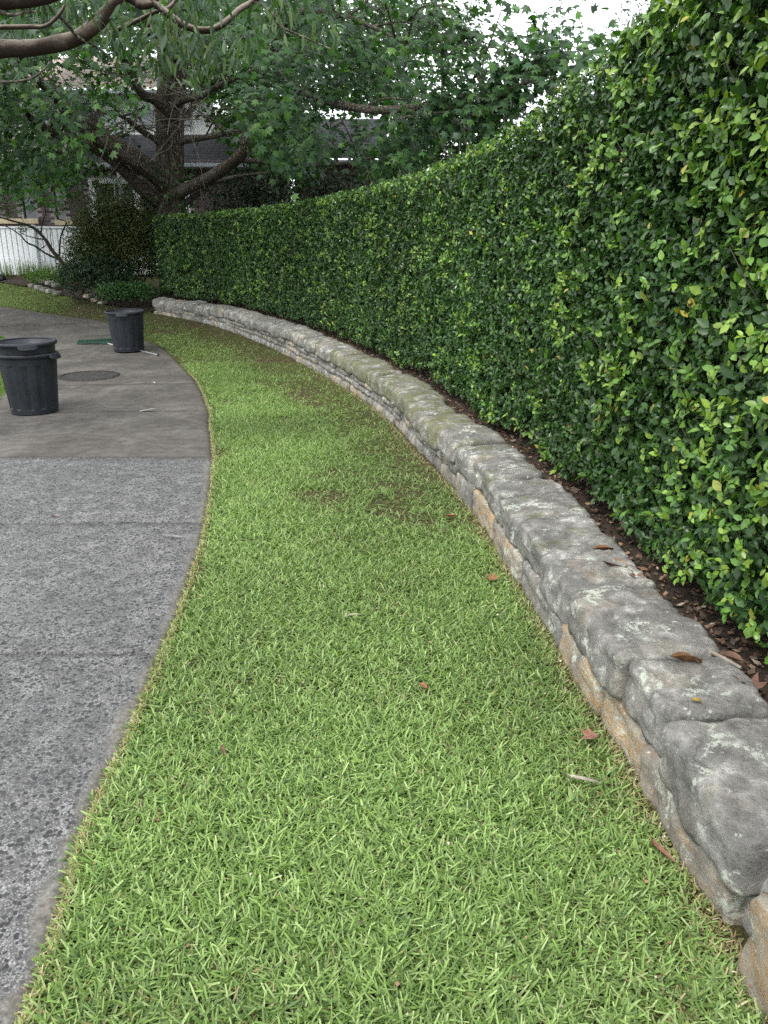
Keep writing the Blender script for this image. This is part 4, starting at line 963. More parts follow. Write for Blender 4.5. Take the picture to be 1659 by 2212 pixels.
# ---------------------------------------------------------------- dark shrubs behind the far hedge
for (px, Y, rx, ztop, lab, sd) in ((560, 20.4, 1.25, 3.7, 'dark evergreen shrub behind the hedge beside the brick corner', 1), (700, 20.0, 1.5, 3.7, 'dark dense shrub behind the middle of the far hedge', 2), (850, 18.5, 1.4, 3.45, 'grey-green shrub behind the hedge below the striped tiled roof', 3), (985, 15.5, 1.1, 3.1, 'dark shrub behind the hedge where its top starts climbing', 4), (1075, 12.6, 1.0, 3.05, 'dark shrub behind the hedge just under the hanging leafy bough', 5)):
    c = at(px, 440, Y); g0 = gzf(Y)
    sh = empty('evergreen_shrub', lab, 'shrub', (c.x, Y, g0), 'evergreen shrubs behind the hedge')
    hh = ztop - g0
    child(sh, 'foliage', leaf_cloud('foliage', [((c.x, Y, g0 + hh * .45), (rx, .9, hh * .5)), ((c.x - rx * .4, Y - .1, g0 + hh * .66), (rx * .6, .7, hh * .36)), ((c.x + rx * .45, Y + .1, g0 + hh * .6), (rx * .6, .7, hh * .36))], 7500, .10, [(.012, .028, .012), (.017, .038, .016), (.026, .05, .022)], 50 + sd), M['shrub_leaf'], 'stuff')
    child(sh, 'stem', tubes_mesh('stem', [tube(catmull([(c.x + k * .1, Y, g0 - .05), (c.x + k * .2, Y, g0 + hh * .5), (c.x + k * .4, Y, g0 + hh * .85)], 3), [.04, .03, .01], 5) for k in (-1, 0, 1)]), M['dark_wood'])

# ---------------------------------------------------------------- bed at the end of the hedge
ln = np.array([(x, bed_line(x)) for x in np.linspace(-10.4, -4.6, 30)]); ln2 = ln + np.array([0.6, 2.2]); ln2[:, 1] = np.minimum(ln2[:, 1], 22)
tag(strip('shrub_bed', ln, ln2, gz(ln[:, 1]) + .03, gz(ln2[:, 1]) + .10, M['soil'], 5), kind='structure')
def shrub(name, lab, c, blobs, count, size, pal, seed, wid=1.0, droop=0, shell=.4, stems=5, h=.8):
    s_ = empty(name, lab, 'shrub', (c[0], c[1], gzf(c[1]) + .05)); g0 = gzf(c[1]) + .05
    child(s_, 'foliage', leaf_cloud('foliage', blobs, count, size, pal, seed, wid=wid, droop=droop, shell=shell), M['shrub_leaf'], 'stuff')
    rr_ = random.Random(seed); L = []
    for k in range(stems):
        e = (c[0] + rr_.gauss(0, .4), c[1] + rr_.gauss(0, .25), g0 + h * rr_.uniform(.6, 1.0))
        L.append(tube(catmull([(c[0] + rr_.gauss(0, .12), c[1] + rr_.gauss(0, .1), g0 - .1), ((c[0] + e[0]) / 2 + rr_.gauss(0, .05), (c[1] + e[1]) / 2, g0 + h * .45), e], 4), [.014, .01, .004], 5))
    child(s_, 'stem', tubes_mesh('stem', L), M['dark_wood']); return s_
olive = [(.05, .075, .022), (.075, .10, .027), (.035, .06, .02), (.11, .12, .03)]
dkg = [(.02, .05, .018), (.028, .066, .022), (.016, .04, .016)]
mid = [(.045, .11, .028), (.06, .14, .035), (.035, .085, .024)]
Y0 = 18.6
c1, c2, c3, c4 = at(255, 470, Y0), at(200, 520, Y0), at(300, 520, Y0 + .1), at(235, 560, Y0 - .1)
shrub('feathery_shrub', 'tall feathery olive shrub standing left of the hedge end', (c4.x, Y0, 0), [((c1.x, Y0, c1.z), (.85, .6, .85)), ((c2.x, Y0, c2.z), (.6, .5, .7)), ((c3.x + .15, Y0, c3.z), (.75, .5, .85)), ((c4.x, Y0, c4.z), (1.1, .6, .7))], 30000, .085, olive, 71, wid=.5, shell=0, stems=26, h=2.1)
c1 = at(160, 600, 18.2); c2 = at(190, 575, 18.4)
shrub('leafy_shrub', 'dark leafy shrub hanging over the low stones under the bare branches', (c1.x, 18.3, 0), [((c1.x, 18.2, c1.z), (.42, .35, .34)), ((c2.x, 18.4, c2.z), (.5, .4, .45))], 3000, .06, dkg, 72, h=.6)
c1 = at(225, 590, 18.0); c2 = at(255, 610, 17.7)
shrub('leafy_shrub', 'dark leafy shrub at the foot of the feathery shrub', (c1.x, 18.0, 0), [((c1.x, 18.0, c1.z), (.6, .4, .42)), ((c2.x, 17.8, c2.z - .02), (.5, .35, .3))], 3400, .06, dkg, 73, h=.6)
c1 = at(272, 628, 17.3); c2 = at(240, 630, 17.4); c3 = at(310, 630, 17.25)
shrub('groundcover_shrub', 'bright leafy groundcover spilling beside the far wall end', (c1.x, 17.4, 0), [((c1.x, 17.35, c1.z), (.45, .3, .2)), ((c2.x, 17.4, c2.z), (.35, .28, .2)), ((c3.x, 17.3, c3.z), (.32, .25, .2))], 2600, .06, mid, 74, h=.3)
c1 = at(110, 598, 20.4); c2 = at(90, 602, 20.7)
shrub('lime_groundcover', 'yellow-green low plant above the small curved stones', (c1.x, 20.5, 0), [((c1.x, 20.5, c1.z), (.55, .3, .2)), ((c2.x, 20.8, c2.z), (.5, .3, .18))], 2200, .07, [(.09, .17, .03), (.13, .22, .04), (.07, .14, .03)], 75, h=.3, wid=.6)

# low curved stones at the shrub bed
gw = empty('stone_edging', 'short curved row of low grey edging stones below the lime groundcover', 'edging', (-8.4, 19.9, gzf(19.9)))
def rock(name, c, r, seed, mat, parent, rz=0):
    bm = bmesh.new(); bmesh.ops.create_icosphere(bm, subdivisions=3, radius=1)
    for v in bm.verts:
        q = Vector((abs(v.co.x) ** .55 * (1 if v.co.x > 0 else -1), abs(v.co.y) ** .55 * (1 if v.co.y > 0 else -1), abs(v.co.z) ** .55 * (1 if v.co.z > 0 else -1))) * .86
        q *= 1 + .22 * mnoise.fractal(v.co * 1.6 + Vector((seed * 3.3, 0, 0)), 1, 2, 3)
        q = Vector((q.x * r[0], q.y * r[1], q.z * r[2])); q.rotate(Matrix.Rotation(rz, 3, 'Z')); v.co = q + Vector(c)
    return child(parent, name, bm_mesh(name, bm, True), mat)
for i, (px, py) in enumerate([(72, 622), (84, 626), (97, 630), (110, 634), (124, 638), (78, 617), (92, 621), (107, 626), (121, 631)]):
    p = on_ground(px, py); Y = p.y + (0.06 if i > 4 else 0); rock('stone', (p.x, Y, gzf(Y) + (.05 if i < 5 else .15)), (.14, .11, .065), i, M['face'], gw, -.75)
for i, (px, py, lab) in enumerate([(192, 645, 'grey edging stone half hidden under the dark leafy shrub'), (208, 652, 'pale buff edging stone at the foot of the leafy shrubs'), (222, 658, 'small flat pale edging stone next to the groundcover')]):
    p = on_ground(px, py); e_ = empty('edging_stone', lab, 'stone', (p.x, p.y, p.z), 'loose edging stones'); rock('stone', (p.x, p.y, p.z + .04), (.16 - .03 * i, .11, .07 - .015 * i), 20 + i, M['face_pale'], e_, -.6)

# small bare-branched tree leaning left
sb = at(141, 588, 19.4); st_ = empty('leaning_small_tree', 'small leaning tree with twisting dark bare branches before the white fence', 'tree', (sb.x, 19.4, gzf(19.4)))
SB = [([(143, 606, 19.4), (138, 575, 19.4), (126, 556, 19.4), (112, 540, 19.4), (98, 518, 19.4), (82, 500, 19.35), (62, 487, 19.3), (30, 478, 19.3), (0, 470, 19.3), (-30, 468, 19.2)], [.06, .05, .042, .035, .022, .012]),
      ([(130, 562, 19.4), (100, 548, 19.4), (76, 532, 19.4), (58, 524, 19.4), (44, 508, 19.4), (20, 492, 19.4), (0, 486, 19.4)], [.03, .024, .02, .014, .008]),
      ([(98, 518, 19.4), (75, 514, 19.4), (55, 508, 19.4), (40, 500, 19.4)], [.016, .012, .008]),
      ([(88, 506, 19.4), (92, 480, 19.4), (98, 460, 19.4), (94, 445, 19.4), (80, 450, 19.4), (62, 462, 19.4)], [.02, .016, .012, .006]),
      ([(128, 560, 19.4), (129, 530, 19.4), (132, 508, 19.4), (140, 490, 19.4), (142, 478, 19.4), (128, 474, 19.4), (118, 462, 19.4), (124, 450, 19.4)], [.024, .02, .016, .012, .008]),
      ([(112, 540, 19.4), (109, 510, 19.4), (108, 490, 19.4)], [.01, .008, .005]), ([(90, 536, 19.4), (102, 528, 19.4), (105, 520, 19.4)], [.012, .009])]
for i, (p, r) in enumerate(SB):
    tb, P = limb(p, r, 6, .1, 60 + i); child(st_, 'trunk' if i == 0 else 'branch', tubes_mesh('branch', [tb]), M['dark_wood'])
fb = [(tuple(at(px, py, Y)), r) for px, py, Y, r in ((15, 455, 19.3, (.35, .3, .16)), (52, 492, 19.3, (.16, .16, .14)), (0, 440, 19.1, (.3, .3, .15)), (100, 435, 19.4, (.3, .3, .14)), (135, 448, 19.4, (.3, .25, .16)), (165, 430, 19.3, (.35, .3, .2)))]
child(st_, 'foliage', leaf_cloud('foliage', fb, 2200, .07, [(.04, .062, .03), (.06, .085, .035), (.09, .10, .03)], 76, shell=0, wid=.35), M['shrub_leaf'], 'stuff')

# ---------------------------------------------------------------- white paling fence
FY = 22.0; fz = gzf(FY)
fence = empty('paling_fence', 'white painted paling fence in front of the brick house', 'fence', (-9.5, FY, fz))
pm = box_mesh('paling', -.06, .06, -.012, .012, .06, 1.24, .004); pm.materials.append(M['white_paint'])
def fchild(name, me, x, y, z): o = link(name, me, None, fence); o.location = (x + 9.5, y - FY, z - fz); return o
x = -14.0; i = 0
while x < -4.6:
    o = fchild('paling', pm, x, FY, fz + r3.uniform(-.006, .006)); x += .139; i += 1
pom = box_mesh('post', -.075, .075, -.06, .06, -.05, 1.34, .01); pom.materials.append(M['white_paint'])
for x in (-11.9, -9.44, -7.0, -4.6): fchild('post', pom, x, FY - .05, fz)
rm = box_mesh('rail', -4.7, 4.7, -.035, .035, 0, .05, .006); rm.materials.append(M['white_paint']); fchild('top_rail', rm, -9.3, FY + .0, fz + 1.25)
rm2 = box_mesh('rail', -4.7, 4.7, .016, .06, 0, .08, .006); rm2.materials.append(M['white_paint'])
for z in (.25, .95): fchild('back_rail', rm2, -9.3, FY, fz + z)

# strappy plants along the fence
SBL = [(-.5, 0, 0), (.5, 0, 0), (-.42, .4, .02), (.42, .4, .02), (-.3, .75, -.10), (.3, .75, -.10), (0, 1, -.3), (.02, 1, -.3)]
SBF = [(0, 1, 3, 2), (2, 3, 5, 4), (4, 5, 7, 6)]
for i in range(13):
    cx_ = -12.6 + i * .36 + r3.uniform(-.1, .1); cy_ = 21.62 + r3.uniform(-.12, .08); g0 = gzf(cy_); n = 46
    th = rc.random(n) * 6.283; el = rc.uniform(.7, 1.45, n); d = np.stack([np.cos(th) * np.cos(el), np.sin(th) * np.cos(el), np.sin(el)], -1); nn = np.stack([-np.cos(th), -np.sin(th), 0 * th + .5], -1) * -1
    P = np.stack([cx_ + rc.normal(0, .07, n), cy_ + rc.normal(0, .05, n), np.full(n, g0)], -1); L_ = rc.uniform(.32, .62, n)
    C = np.array([(.09, .17, .035), (.13, .22, .06), (.06, .13, .03), (.25, .26, .12)])[rc.integers(0, 4, n)] * rc.uniform(.8, 1.2, (n, 1))
    V, Fc, C = scatter('s', SBL, SBF, P, d, nn, np.stack([rc.uniform(.012, .02, n), L_, L_], -1), C)
    o = link('strappy_plant', np_mesh('strappy_plant', V, Fc, C), M['shrub_leaf']); tag(o, 'strappy green plant in the row at the foot of the white fence', 'plant', 'strappy plants along the fence')
n = 2600; x = rc.uniform(-14, -8.2, n); y = rc.uniform(21.15, 21.75, n); a = rc.random(n) * 6.28
V, Fc, C = scatter('m', flat, [(0, 1, 2), (0, 2, 3)], np.stack([x, y, gz(y) + .01 + rc.random(n) * .02], -1), np.stack([np.cos(a), np.sin(a), rc.normal(0, .3, n)], -1), np.stack([rc.normal(0, .4, n), rc.normal(0, .4, n), np.ones(n)], -1), np.stack([rc.uniform(.02, .05, n), rc.uniform(.03, .07, n), np.full(n, .03)], -1), np.array([(.2, .12, .09), (.3, .2, .16), (.12, .07, .05), (.42, .32, .27)])[rc.integers(0, 4, n)])
tag(link('bark_mulch', np_mesh('bark_mulch', V, Fc, C), M['dry_leaf']), 'reddish bark mulch below the strappy plants', 'mulch', kind='stuff')
# black trimmer lying at the lawn edge
hp = on_ground(4, 609); hs = empty('garden_tool', 'long black garden tool lying on the lawn edge before the mulch', 'garden tool', (hp.x, hp.y, hp.z))
child(hs, 'shaft', tubes_mesh('shaft', [tube(catmull([Vector(on_ground(px, py)) + Vector((0, 0, .04)) for px, py in ((8, 611), (40, 611), (75, 610), (118, 606))], 5), [.022, .02, .02, .018], 6)]), M['black'])
rock('motor_housing', (hp.x - .05, hp.y, hp.z + .10), (.16, .12, .12), 40, M['black'], hs)

# ---------------------------------------------------------------- brick house behind the fence
BY = 24.5
house = empty('brick_house', 'dark brick house with white window frames and tiled roofs behind the fence', 'house', (-8, BY, gzf(BY)))
def hbox(name, x0, x1, y0, y1, z0, z1, mat, bev=0.0, parent=None, lab=None):
    o = child(house, name, box_mesh(name, x0, x1, y0, y1, z0, z1, bev), mat)
    if parent is not None:
        o.parent = parent; o.matrix_parent_inverse = Matrix.Identity(4)
    if lab: o['label'] = lab
    return o
openings = [(-10.72, -10.32, 2.62, 3.55), (-11.95, -11.38, 2.62, 3.55), (-9.76, -9.50, 2.58, 3.45), (-8.68, -7.20, 1.7, 3.74), (-6.55, -5.74, 2.0, 3.74)]
# backing wall pieces between openings (mortar colour), bricks stand proud of it
cutx = sorted({-13.5, -3.4} | {v for o in openings for v in o[:2]})
for x0, x1 in zip(cutx, cutx[1:]):
    op = [o for o in openings if o[0] <= x0 + 1e-6 and o[1] >= x1 - 1e-6]
    if op: hbox('wall', x0, x1, BY, BY + .2, .9, op[0][2], M['brick_mortar']); hbox('wall', x0, x1, BY, BY + .2, op[0][3], 4.0, M['brick_mortar'])
    else: hbox('wall', x0, x1, BY, BY + .2, .9, 4.0, M['brick_mortar'])
bmesh_b = box_mesh('brick', -.115, .115, -.012, .02, -.038, .038, .004); bmesh_b.materials.append(M['brick'])
cands = []
row = 0; z = 1.95
while z < 3.95:
    x = -13.3 + (.12 if row % 2 else 0)
    while x < -3.6:
        if not any(o[0] - .10 < x < o[1] + .10 and o[2] - .03 < z < o[3] + .03 for o in openings): cands.append((x, z))
        x += .24
    z += .086; row += 1
def vis(c):
    px, py, _ = projx(np.array([c[0], BY, c[1]])); m = 0
    if -10 < px < 160 and 385 < py < 498: m = 2
    elif 395 < px < 490 and 400 < py < 465: m = 2
    return m - .001 * abs(py - 440)
cands.sort(key=vis, reverse=True)
for c in cands[:298]:
    o = link('brick', bmesh_b, None, house); o.location = Vector((c[0], BY - .001, c[1])) - house.location
bm = bmesh.new()
for x, z in cands[298:]: box(bm, x - .115, x + .115, BY - .011, BY + .02, z - .038, z + .038)
child(house, 'brickwork', bm_mesh('brickwork', bm), M['brick_far'], 'stuff')
hbox('window_sill', -11.95, -10.28, BY - .07, BY + .1, 2.47, 2.62, M['sandstone_sill'], .012); hbox('window_sill', -9.80, -9.28, BY - .07, BY + .1, 2.43, 2.58, M['sandstone_sill'], .012)
for x0, x1, z0, z1 in openings[:3]: hbox('window_pane', x0 + .003, x1 - .003, BY + .09, BY + .11, z0 + .004, z1 - .004, M['glass'])
def big_window(x0, x1, z0, z1, fw):
    w = hbox('window', x0 + .003, x0 + fw, BY - .05, BY + .12, z0, z1, M['white_paint'], .006)
    for a, b, c_, d_ in ((x1 - fw, x1 - .003, z0, z1), (x0 + fw, x1 - fw, z1 - .16, z1 - .003), (x0 + fw, x1 - fw, z0 + .003, z0 + .1), (x0 + fw, x1 - fw, 3.0, 3.07), ((x0 + x1) / 2 - .03, (x0 + x1) / 2 + .03, 3.07, z1 - .16)):
        hbox('frame', a, b, BY - .045, BY + .10, c_, d_, M['white_paint'], .004, w)
    hbox('pane', x0 + fw, x1 - fw, BY + .05, BY + .06, z0 + .1, 3.0, M['glass'], 0, w); hbox('pane', x0 + fw, (x0 + x1) / 2 - .03, BY + .05, BY + .06, 3.07, z1 - .16, M['glass'], 0, w); hbox('pane', (x0 + x1) / 2 + .03, x1 - fw, BY + .05, BY + .06, 3.07, z1 - .16, M['glass'], 0, w)
    hbox('curtain', x0 + fw, x1 - fw, BY + .13, BY + .15, z0 + .1, z1 - .16, M['curtain'], 0, w)
big_window(*openings[3], .19); big_window(*openings[4], .16)
hbox('eave', -13.5, -3.3, BY - .45, BY + .2, 4.0, 4.05, M['house_white']); hbox('gutter', -13.5, -3.3, BY - .55, BY - .45, 3.97, 4.09, M['grey_trim'], .02)
def tiled(name, x0, x1, y0, z0, y1, z1, mat, course=.28, wave=.22, parent=None):
    L = math.hypot(y1 - y0, z1 - z0); nr = int(L / course); nc = int((x1 - x0) / wave * 4) + 1; V = []; Fc = []
    ny, nz = -(z1 - z0) / L, (y1 - y0) / L
    for r in range(nr):
        for e, lift in ((0, .035), (1.02, .008)):
            f = min(1, (r + e) / nr)
            for k in range(nc):
                h = lift + (.018 * math.sin(2 * math.pi * k / 4) if wave < .5 else 0)
                V.append((x0 + (x1 - x0) * k / (nc - 1), y0 + (y1 - y0) * f + ny * h, z0 + (z1 - z0) * f + nz * h))
        b = r * 2 * nc
        for k in range(nc - 1): Fc.append((b + k, b + k + 1, b + nc + k + 1, b + nc + k))
        if r:
            for k in range(nc - 1): Fc.append((b - nc + k, b - nc + k + 1, b + k + 1, b + k))
    o = child(parent or house, name, np_mesh(name, np.array(V), np.array(Fc), None, False), mat); return o
o = tiled('roof', -9.0, -3.3, BY - .55, 4.1, 26.0, 5.08, M['slate'], .2, .6); o['label'] = 'dark slate lean-to roof'
o = tiled('roof', -13.6, -9.05, BY - .55, 4.1, 26.0, 5.08, M['terracotta'], .26); o['label'] = 'pinkish tiled lower roof'
o = hbox('upper_wall', -12.5, -5.2, 26.0, 26.2, 4.9, 6.2, M['house_white']); o['label'] = 'white upper storey wall'
hbox('upper_gutter', -12.8, -5.0, 25.55, 25.67, 6.12, 6.24, M['grey_trim'], .02); hbox('soffit', -12.8, -5.0, 25.67, 26.0, 6.17, 6.20, M['house_white'])
o = tiled('roof', -12.8, -5.0, 25.6, 6.25, 28.4, 7.7, M['terracotta'], .26); o['label'] = 'pinkish tiled upper roof'
hbox('barge_board', -7.75, -5.9, 25.9, 25.99, 5.35, 5.75, M['grey_trim']); hbox('upper_window', -9.6, -8.6, 25.93, 25.99, 5.25, 5.95, M['glass'])
hbox('back_wall', -13.4, -3.5, 30.0, 30.2, .9, 6.2, M['brick_far']); hbox('side_wall', -3.6, -3.41, BY + .2, 30.0, .9, 4.0, M['brick_far']); hbox('side_wall', -13.5, -13.3, BY + .2, 30.0, .9, 6.2, M['brick_far'])
pole = empty('metal_pole', 'slim grey metal pole standing between fence and house window', 'pole', (-7.35, 23.2, gzf(23.2)))
child(pole, 'shaft', tubes_mesh('shaft', [tube([(-7.35, 23.2, gzf(23.2) - .1), (-7.35, 23.2, 3.5), (-7.35, 23.2, 5.3)], [.06, .058, .055], 12)]), M['grey_trim'])
child(pole, 'base_plate', box_mesh('base_plate', -7.47, -7.23, 23.08, 23.32, gzf(23.2), gzf(23.2) + .03, .005), M['grey_trim'])
# second house to the right
nh = empty('second_house', 'low house with grey and striped tiled roof seen through the branches behind the hedge', 'house', (0, 28, gzf(28)))
def nbox(name, *a, mat=None): return child(nh, name, box_mesh(name, *a), mat)
nbox('wall', -3.0, 1.3, 28, 28.2, .9, 4.5, mat=M['brick_far']); nbox('gutter', -3.2, 1.5, 27.45, 27.57, 4.42, 4.54, mat=M['grey_trim']); nbox('eave', -3.2, 1.5, 27.57, 28.0, 4.47, 4.5, mat=M['house_white'])
tiled('roof', -3.2, .1, 27.5, 4.55, 30.5, 6.2, M['slate'], .22, .6, nh); tiled('roof', .15, 1.5, 27.5, 4.55, 30.5, 6.2, M['terracotta'], .26, .22, nh)
nbox('window', -1.6, -.4, 27.93, 27.99, 2.4, 3.7, mat=M['glass']); nbox('back_wall', -3, 1.3, 33, 33.2, .9, 4.5, mat=M['house_white'])

# ---------------------------------------------------------------- garbage bins
def bin_body(h, r0, r1, wall_t=.006):
    nt, nz = 168, 44; V = []; Fc = []
    def rad(z): return r0 + (r1 - r0) * (z / h)
    def panel(th, z):
        ph = (th / (2 * math.pi) * 12) % 1.0 - .5; half = .23
        zz = (z - .055) / (h - .055 - .10)
        if zz < 0 or zz > 1: return 0
        dx = max(0, (half - abs(ph)) / .06); e = min(1, dx); ez = min(1, min(z - .055, h - .10 - z) / .012)
        corner = 1.0
        return -.0065 * e * max(0, ez)
    zs = [0, .004] + list(np.linspace(.012, h - .02, nz - 3)) + [h]
    # finer rows round the ends of the recessed panels
    zs = sorted(set([round(q, 4) for q in zs] + [.05, .055, .06, .067, h - .118, h - .112, h - .106, h - .10, h - .095])); nz = len(zs)
    for z in zs:
        for k in range(nt):
            th = 2 * math.pi * k / nt; r = rad(z) + panel(th, z) - (.012 if z == 0 else 0)
            V.append((r * math.cos(th), r * math.sin(th), z))
    zi = [h, h * .75, h * .5, h * .25, .012]
    for z in zi:
        for k in range(nt):
            th = 2 * math.pi * k / nt; r = rad(z) - wall_t - .005; V.append((r * math.cos(th), r * math.sin(th), z))
    tot = nz + len(zi)
    for j in range(tot - 1):
        for k in range(nt): Fc.append((j * nt + k, j * nt + (k + 1) % nt, (j + 1) * nt + (k + 1) % nt, (j + 1) * nt + k))
    me = bpy.data.meshes.new('body')
    me.from_pydata(V, [], Fc + [tuple(range(nt))[::-1], tuple((tot - 1) * nt + k for k in range(nt))]); me.polygons.foreach_set('use_smooth', [True] * len(me.polygons)); me.update()
    return me
def rim_mesh(h, r):
    prof = [(r - .012, h - .004), (r - .012, h + .006), (r - .004, h + .010), (r + .016, h + .008), (r + .021, h), (r + .019, h - .028), (r + .012, h - .030), (r + .010, h - .006)]
    n = 72; V = []; Fc = []
    for rr_, z in prof:
        for k in range(n): a = 2 * math.pi * k / n; V.append((rr_ * math.cos(a), rr_ * math.sin(a), z))
    m = len(prof)
    for j in range(m):
        for k in range(n): Fc.append((j * n + k, j * n + (k + 1) % n, ((j + 1) % m) * n + (k + 1) % n, ((j + 1) % m) * n + k))
    me = pydata('rim', V, Fc, True); return me
def handle_mesh(h, r):
    """moulded grip tab jutting out and down from the rim, centred on +X"""
    n = 10; V = []; Fc = []; half = .30
    for k in range(n + 1):
        a = -half + 2 * half * k / n; e = 1 - (abs(a) / half) ** 6 * .55
        for rr_, z in ((r + .017, h - .004), (r + .017 + .034 * e, h - .006), (r + .021 + .038 * e, h - .034 * e - .012), (r + .013 + .038 * e, h - .034 * e - .016), (r + .010 + .028 * e, h - .014), (r + .017, h - .016)):
            V.append((rr_ * math.cos(a), rr_ * math.sin(a), z))
    for k in range(n):
        for j in range(6): Fc.append((k * 6 + j, k * 6 + (j + 1) % 6, (k + 1) * 6 + (j + 1) % 6, (k + 1) * 6 + j))
    Fc += [tuple(range(6)), tuple(n * 6 + j for j in range(5, -1, -1))]
    return pydata('handle', V, Fc, False)
BH, BR0, BR1 = .615, .232, .288
body_me, rim_me, han_me = bin_body(BH, BR0, BR1), rim_mesh(BH, BR1), handle_mesh(BH, BR1)
for m_ in (body_me, rim_me, han_me): m_.materials.append(M['bin'])
def make_bin(label, loc, handle_az, tilt=(0, 0), writing=False):
    b = empty('garbage_bin', label, 'bin', loc, 'black plastic garbage bins'); b.rotation_euler = (tilt[0], tilt[1], 0)
    link('body', body_me, None, b); link('rim', rim_me, None, b)
    for k in (0, 1): o = link('handle', han_me, None, b); o.rotation_euler = (0, 0, handle_az + k * math.pi)
    if writing:
        cu = bpy.data.curves.new('embossed_text', 'FONT'); cu.body = 'MADE IN AUSTRALIA'; cu.size = .047; cu.extrude = .0016; cu.align_x = 'CENTER'; cu.align_y = 'CENTER'; cu.space_character = 1.08
        tmp = bpy.data.objects.new('tmp', cu); col.objects.link(tmp); bpy.context.view_layer.update()
        me = bpy.data.meshes.new_from_object(tmp.evaluated_get(bpy.context.evaluated_depsgraph_get())); bpy.data.objects.remove(tmp)
        me.materials.clear(); me.materials.append(M['bin'])
        az = R(-90 + writing[0]); zc = .285
        for v in me.vertices:          # lay the letters on the tapered side, reading downwards
            zz = zc - v.co.x; aa = az + v.co.y / .262; rr_ = BR0 + (BR1 - BR0) * zz / BH - .001 + v.co.z
            v.co = (rr_ * math.cos(aa), rr_ * math.sin(aa), zz)
        link('embossed_text', me, None, b)
        bm = bmesh.new()           # moulded emblem above the words: two facing brackets round a lozenge
        for pts in ([(-.035, .0), (-.015, .02), (-.010, .015), (-.025, 0), (-.010, -.015), (-.015, -.02)], [(.035, 0), (.015, .02), (.010, .015), (.025, 0), (.010, -.015), (.015, -.02)], [(0, .012), (.009, 0), (0, -.012), (-.009, 0)]):
            lo, hi = [], []
            for x_, y_ in pts:
                zz = .50 + y_; aa = az + x_ / .27; rr_ = BR0 + (BR1 - BR0) * zz / BH
                lo.append(bm.verts.new(((rr_ - .002) * math.cos(aa), (rr_ - .002) * math.sin(aa), zz))); hi.append(bm.verts.new(((rr_ + .002) * math.cos(aa), (rr_ + .002) * math.sin(aa), zz)))
            bm.faces.new(hi); n = len(lo)
            for k in range(n): bm.faces.new((lo[k], lo[(k + 1) % n], hi[(k + 1) % n], hi[k]))
        em = bm_mesh('emblem', bm); em.materials.append(M['bin']); link('emblem', em, None, b)
    return b
b1 = Vector((-3.72, 8.12, 0)); b1.z = gzf(b1.y) + .011
make_bin('lower black bin of the nested pair, embossed lettering down its side', b1, R(-8), writing=(24.5 - 12,))
make_bin('upper black bin nested inside another at the left edge of the photo', b1 + Vector((.0, .012, .122)), R(-62), tilt=(.03, 0))
b2 = Vector((-4.12, 12.62, 0)); b2.z = gzf(b2.y) + .026
make_bin('single black bin standing on the rake handle', b2, R(-80), tilt=(.045, 0))

# ---------------------------------------------------------------- rake
def pg(px, py, dz=.011): return on_ground(px, py, dz)
h0, h1 = pg(232, 742, .026), pg(341, 766.5, .026)
rk = empty('rake', 'green plastic leaf rake with pale pole lying on the path under a bin', 'rake', (h0.x, h0.y, gzf(h0.y) + .011))
child(rk, 'pole', tubes_mesh('pole', [tube([h0 + (h0 - h1).normalized() * .05, h0 * .5 + h1 * .5, h1], [.0135] * 3, 12)]), M['alu'])
child(rk, 'pole_cap', tubes_mesh('pole_cap', [tube([h1, h1 + (h1 - h0).normalized() * .012, h1 + (h1 - h0).normalized() * .025], [.0165, .0165, .011], 12)]), M['black'])
ax = Vector((h0.x - h1.x, h0.y - h1.y, 0)).normalized(); nk = h0 + ax * .02
# head frame: wide edge along px 165..235, tines point away from the camera
e0, e1 = pg(167, 743, .03), pg(238, 741, .03); e0.z += .01; e1.z += .01; fw_ = Vector((-.05, 1, .09)).normalized(); bmr = bmesh.new()
gzr = lambda p, dz: Vector((p.x, p.y, gzf(p.y) + .011 + dz))
def plate(bm, pts, th):
    lo = [bm.verts.new(p) for p in pts]; hi = [bm.verts.new(p + Vector((0, 0, th))) for p in pts]; bm.faces.new(lo[::-1]); bm.faces.new(hi)
    for k in range(len(lo)): bm.faces.new((lo[k], lo[(k + 1) % len(lo)], hi[(k + 1) % len(lo)], hi[k]))
A0, A1 = gzr(e0, .02), gzr(e1, .02); B0, B1 = gzr(e0 + Vector((-.04, .16, 0)), .045), gzr(e1 + Vector((.10, .30, 0)), .05)
plate(bmr, [A0, A1, A1.lerp(B1, .22), A0.lerp(B0, .25)], .014); plate(bmr, [A0.lerp(B0, .80), A1.lerp(B1, .80), B1, B0], .012); plate(bmr, [A0.lerp(B0, .48), A1.lerp(B1, .48), A1.lerp(B1, .56), A0.lerp(B0, .56)], .01)
for q in np.linspace(0, 1, 15):
    f = A0.lerp(A1, q); g = B0.lerp(B1, q); w = Vector((.008, 0, 0)); plate(bmr, [f - w, f + w, g + w, g - w], .012)
plate(bmr, [h0 + Vector((-.02, -.02, -.01)), h0 + Vector((.03, .0, -.01)), A1.lerp(A0, .05), A0.lerp(A1, .6)], .02)
child(rk, 'head', bm_mesh('head', bmr), M['rake_green'])
child(rk, 'collar', tubes_mesh('collar', [tube([h0 - ax * .03, h0 + ax * .02, h0 + ax * .08], [.019, .02, .018], 10)]), M['rake_green'])
for q in np.linspace(0.005, .995, 25):
    g = B0.lerp(B1, q); up_ = Vector((0, .10, .075)); child(rk, 'tine', tubes_mesh('tine', [tube([g, g + up_ * .7, g + up_ + Vector((0, .03, -.01))], [.005, .0045, .003], 5)]), M['rake_tine'])

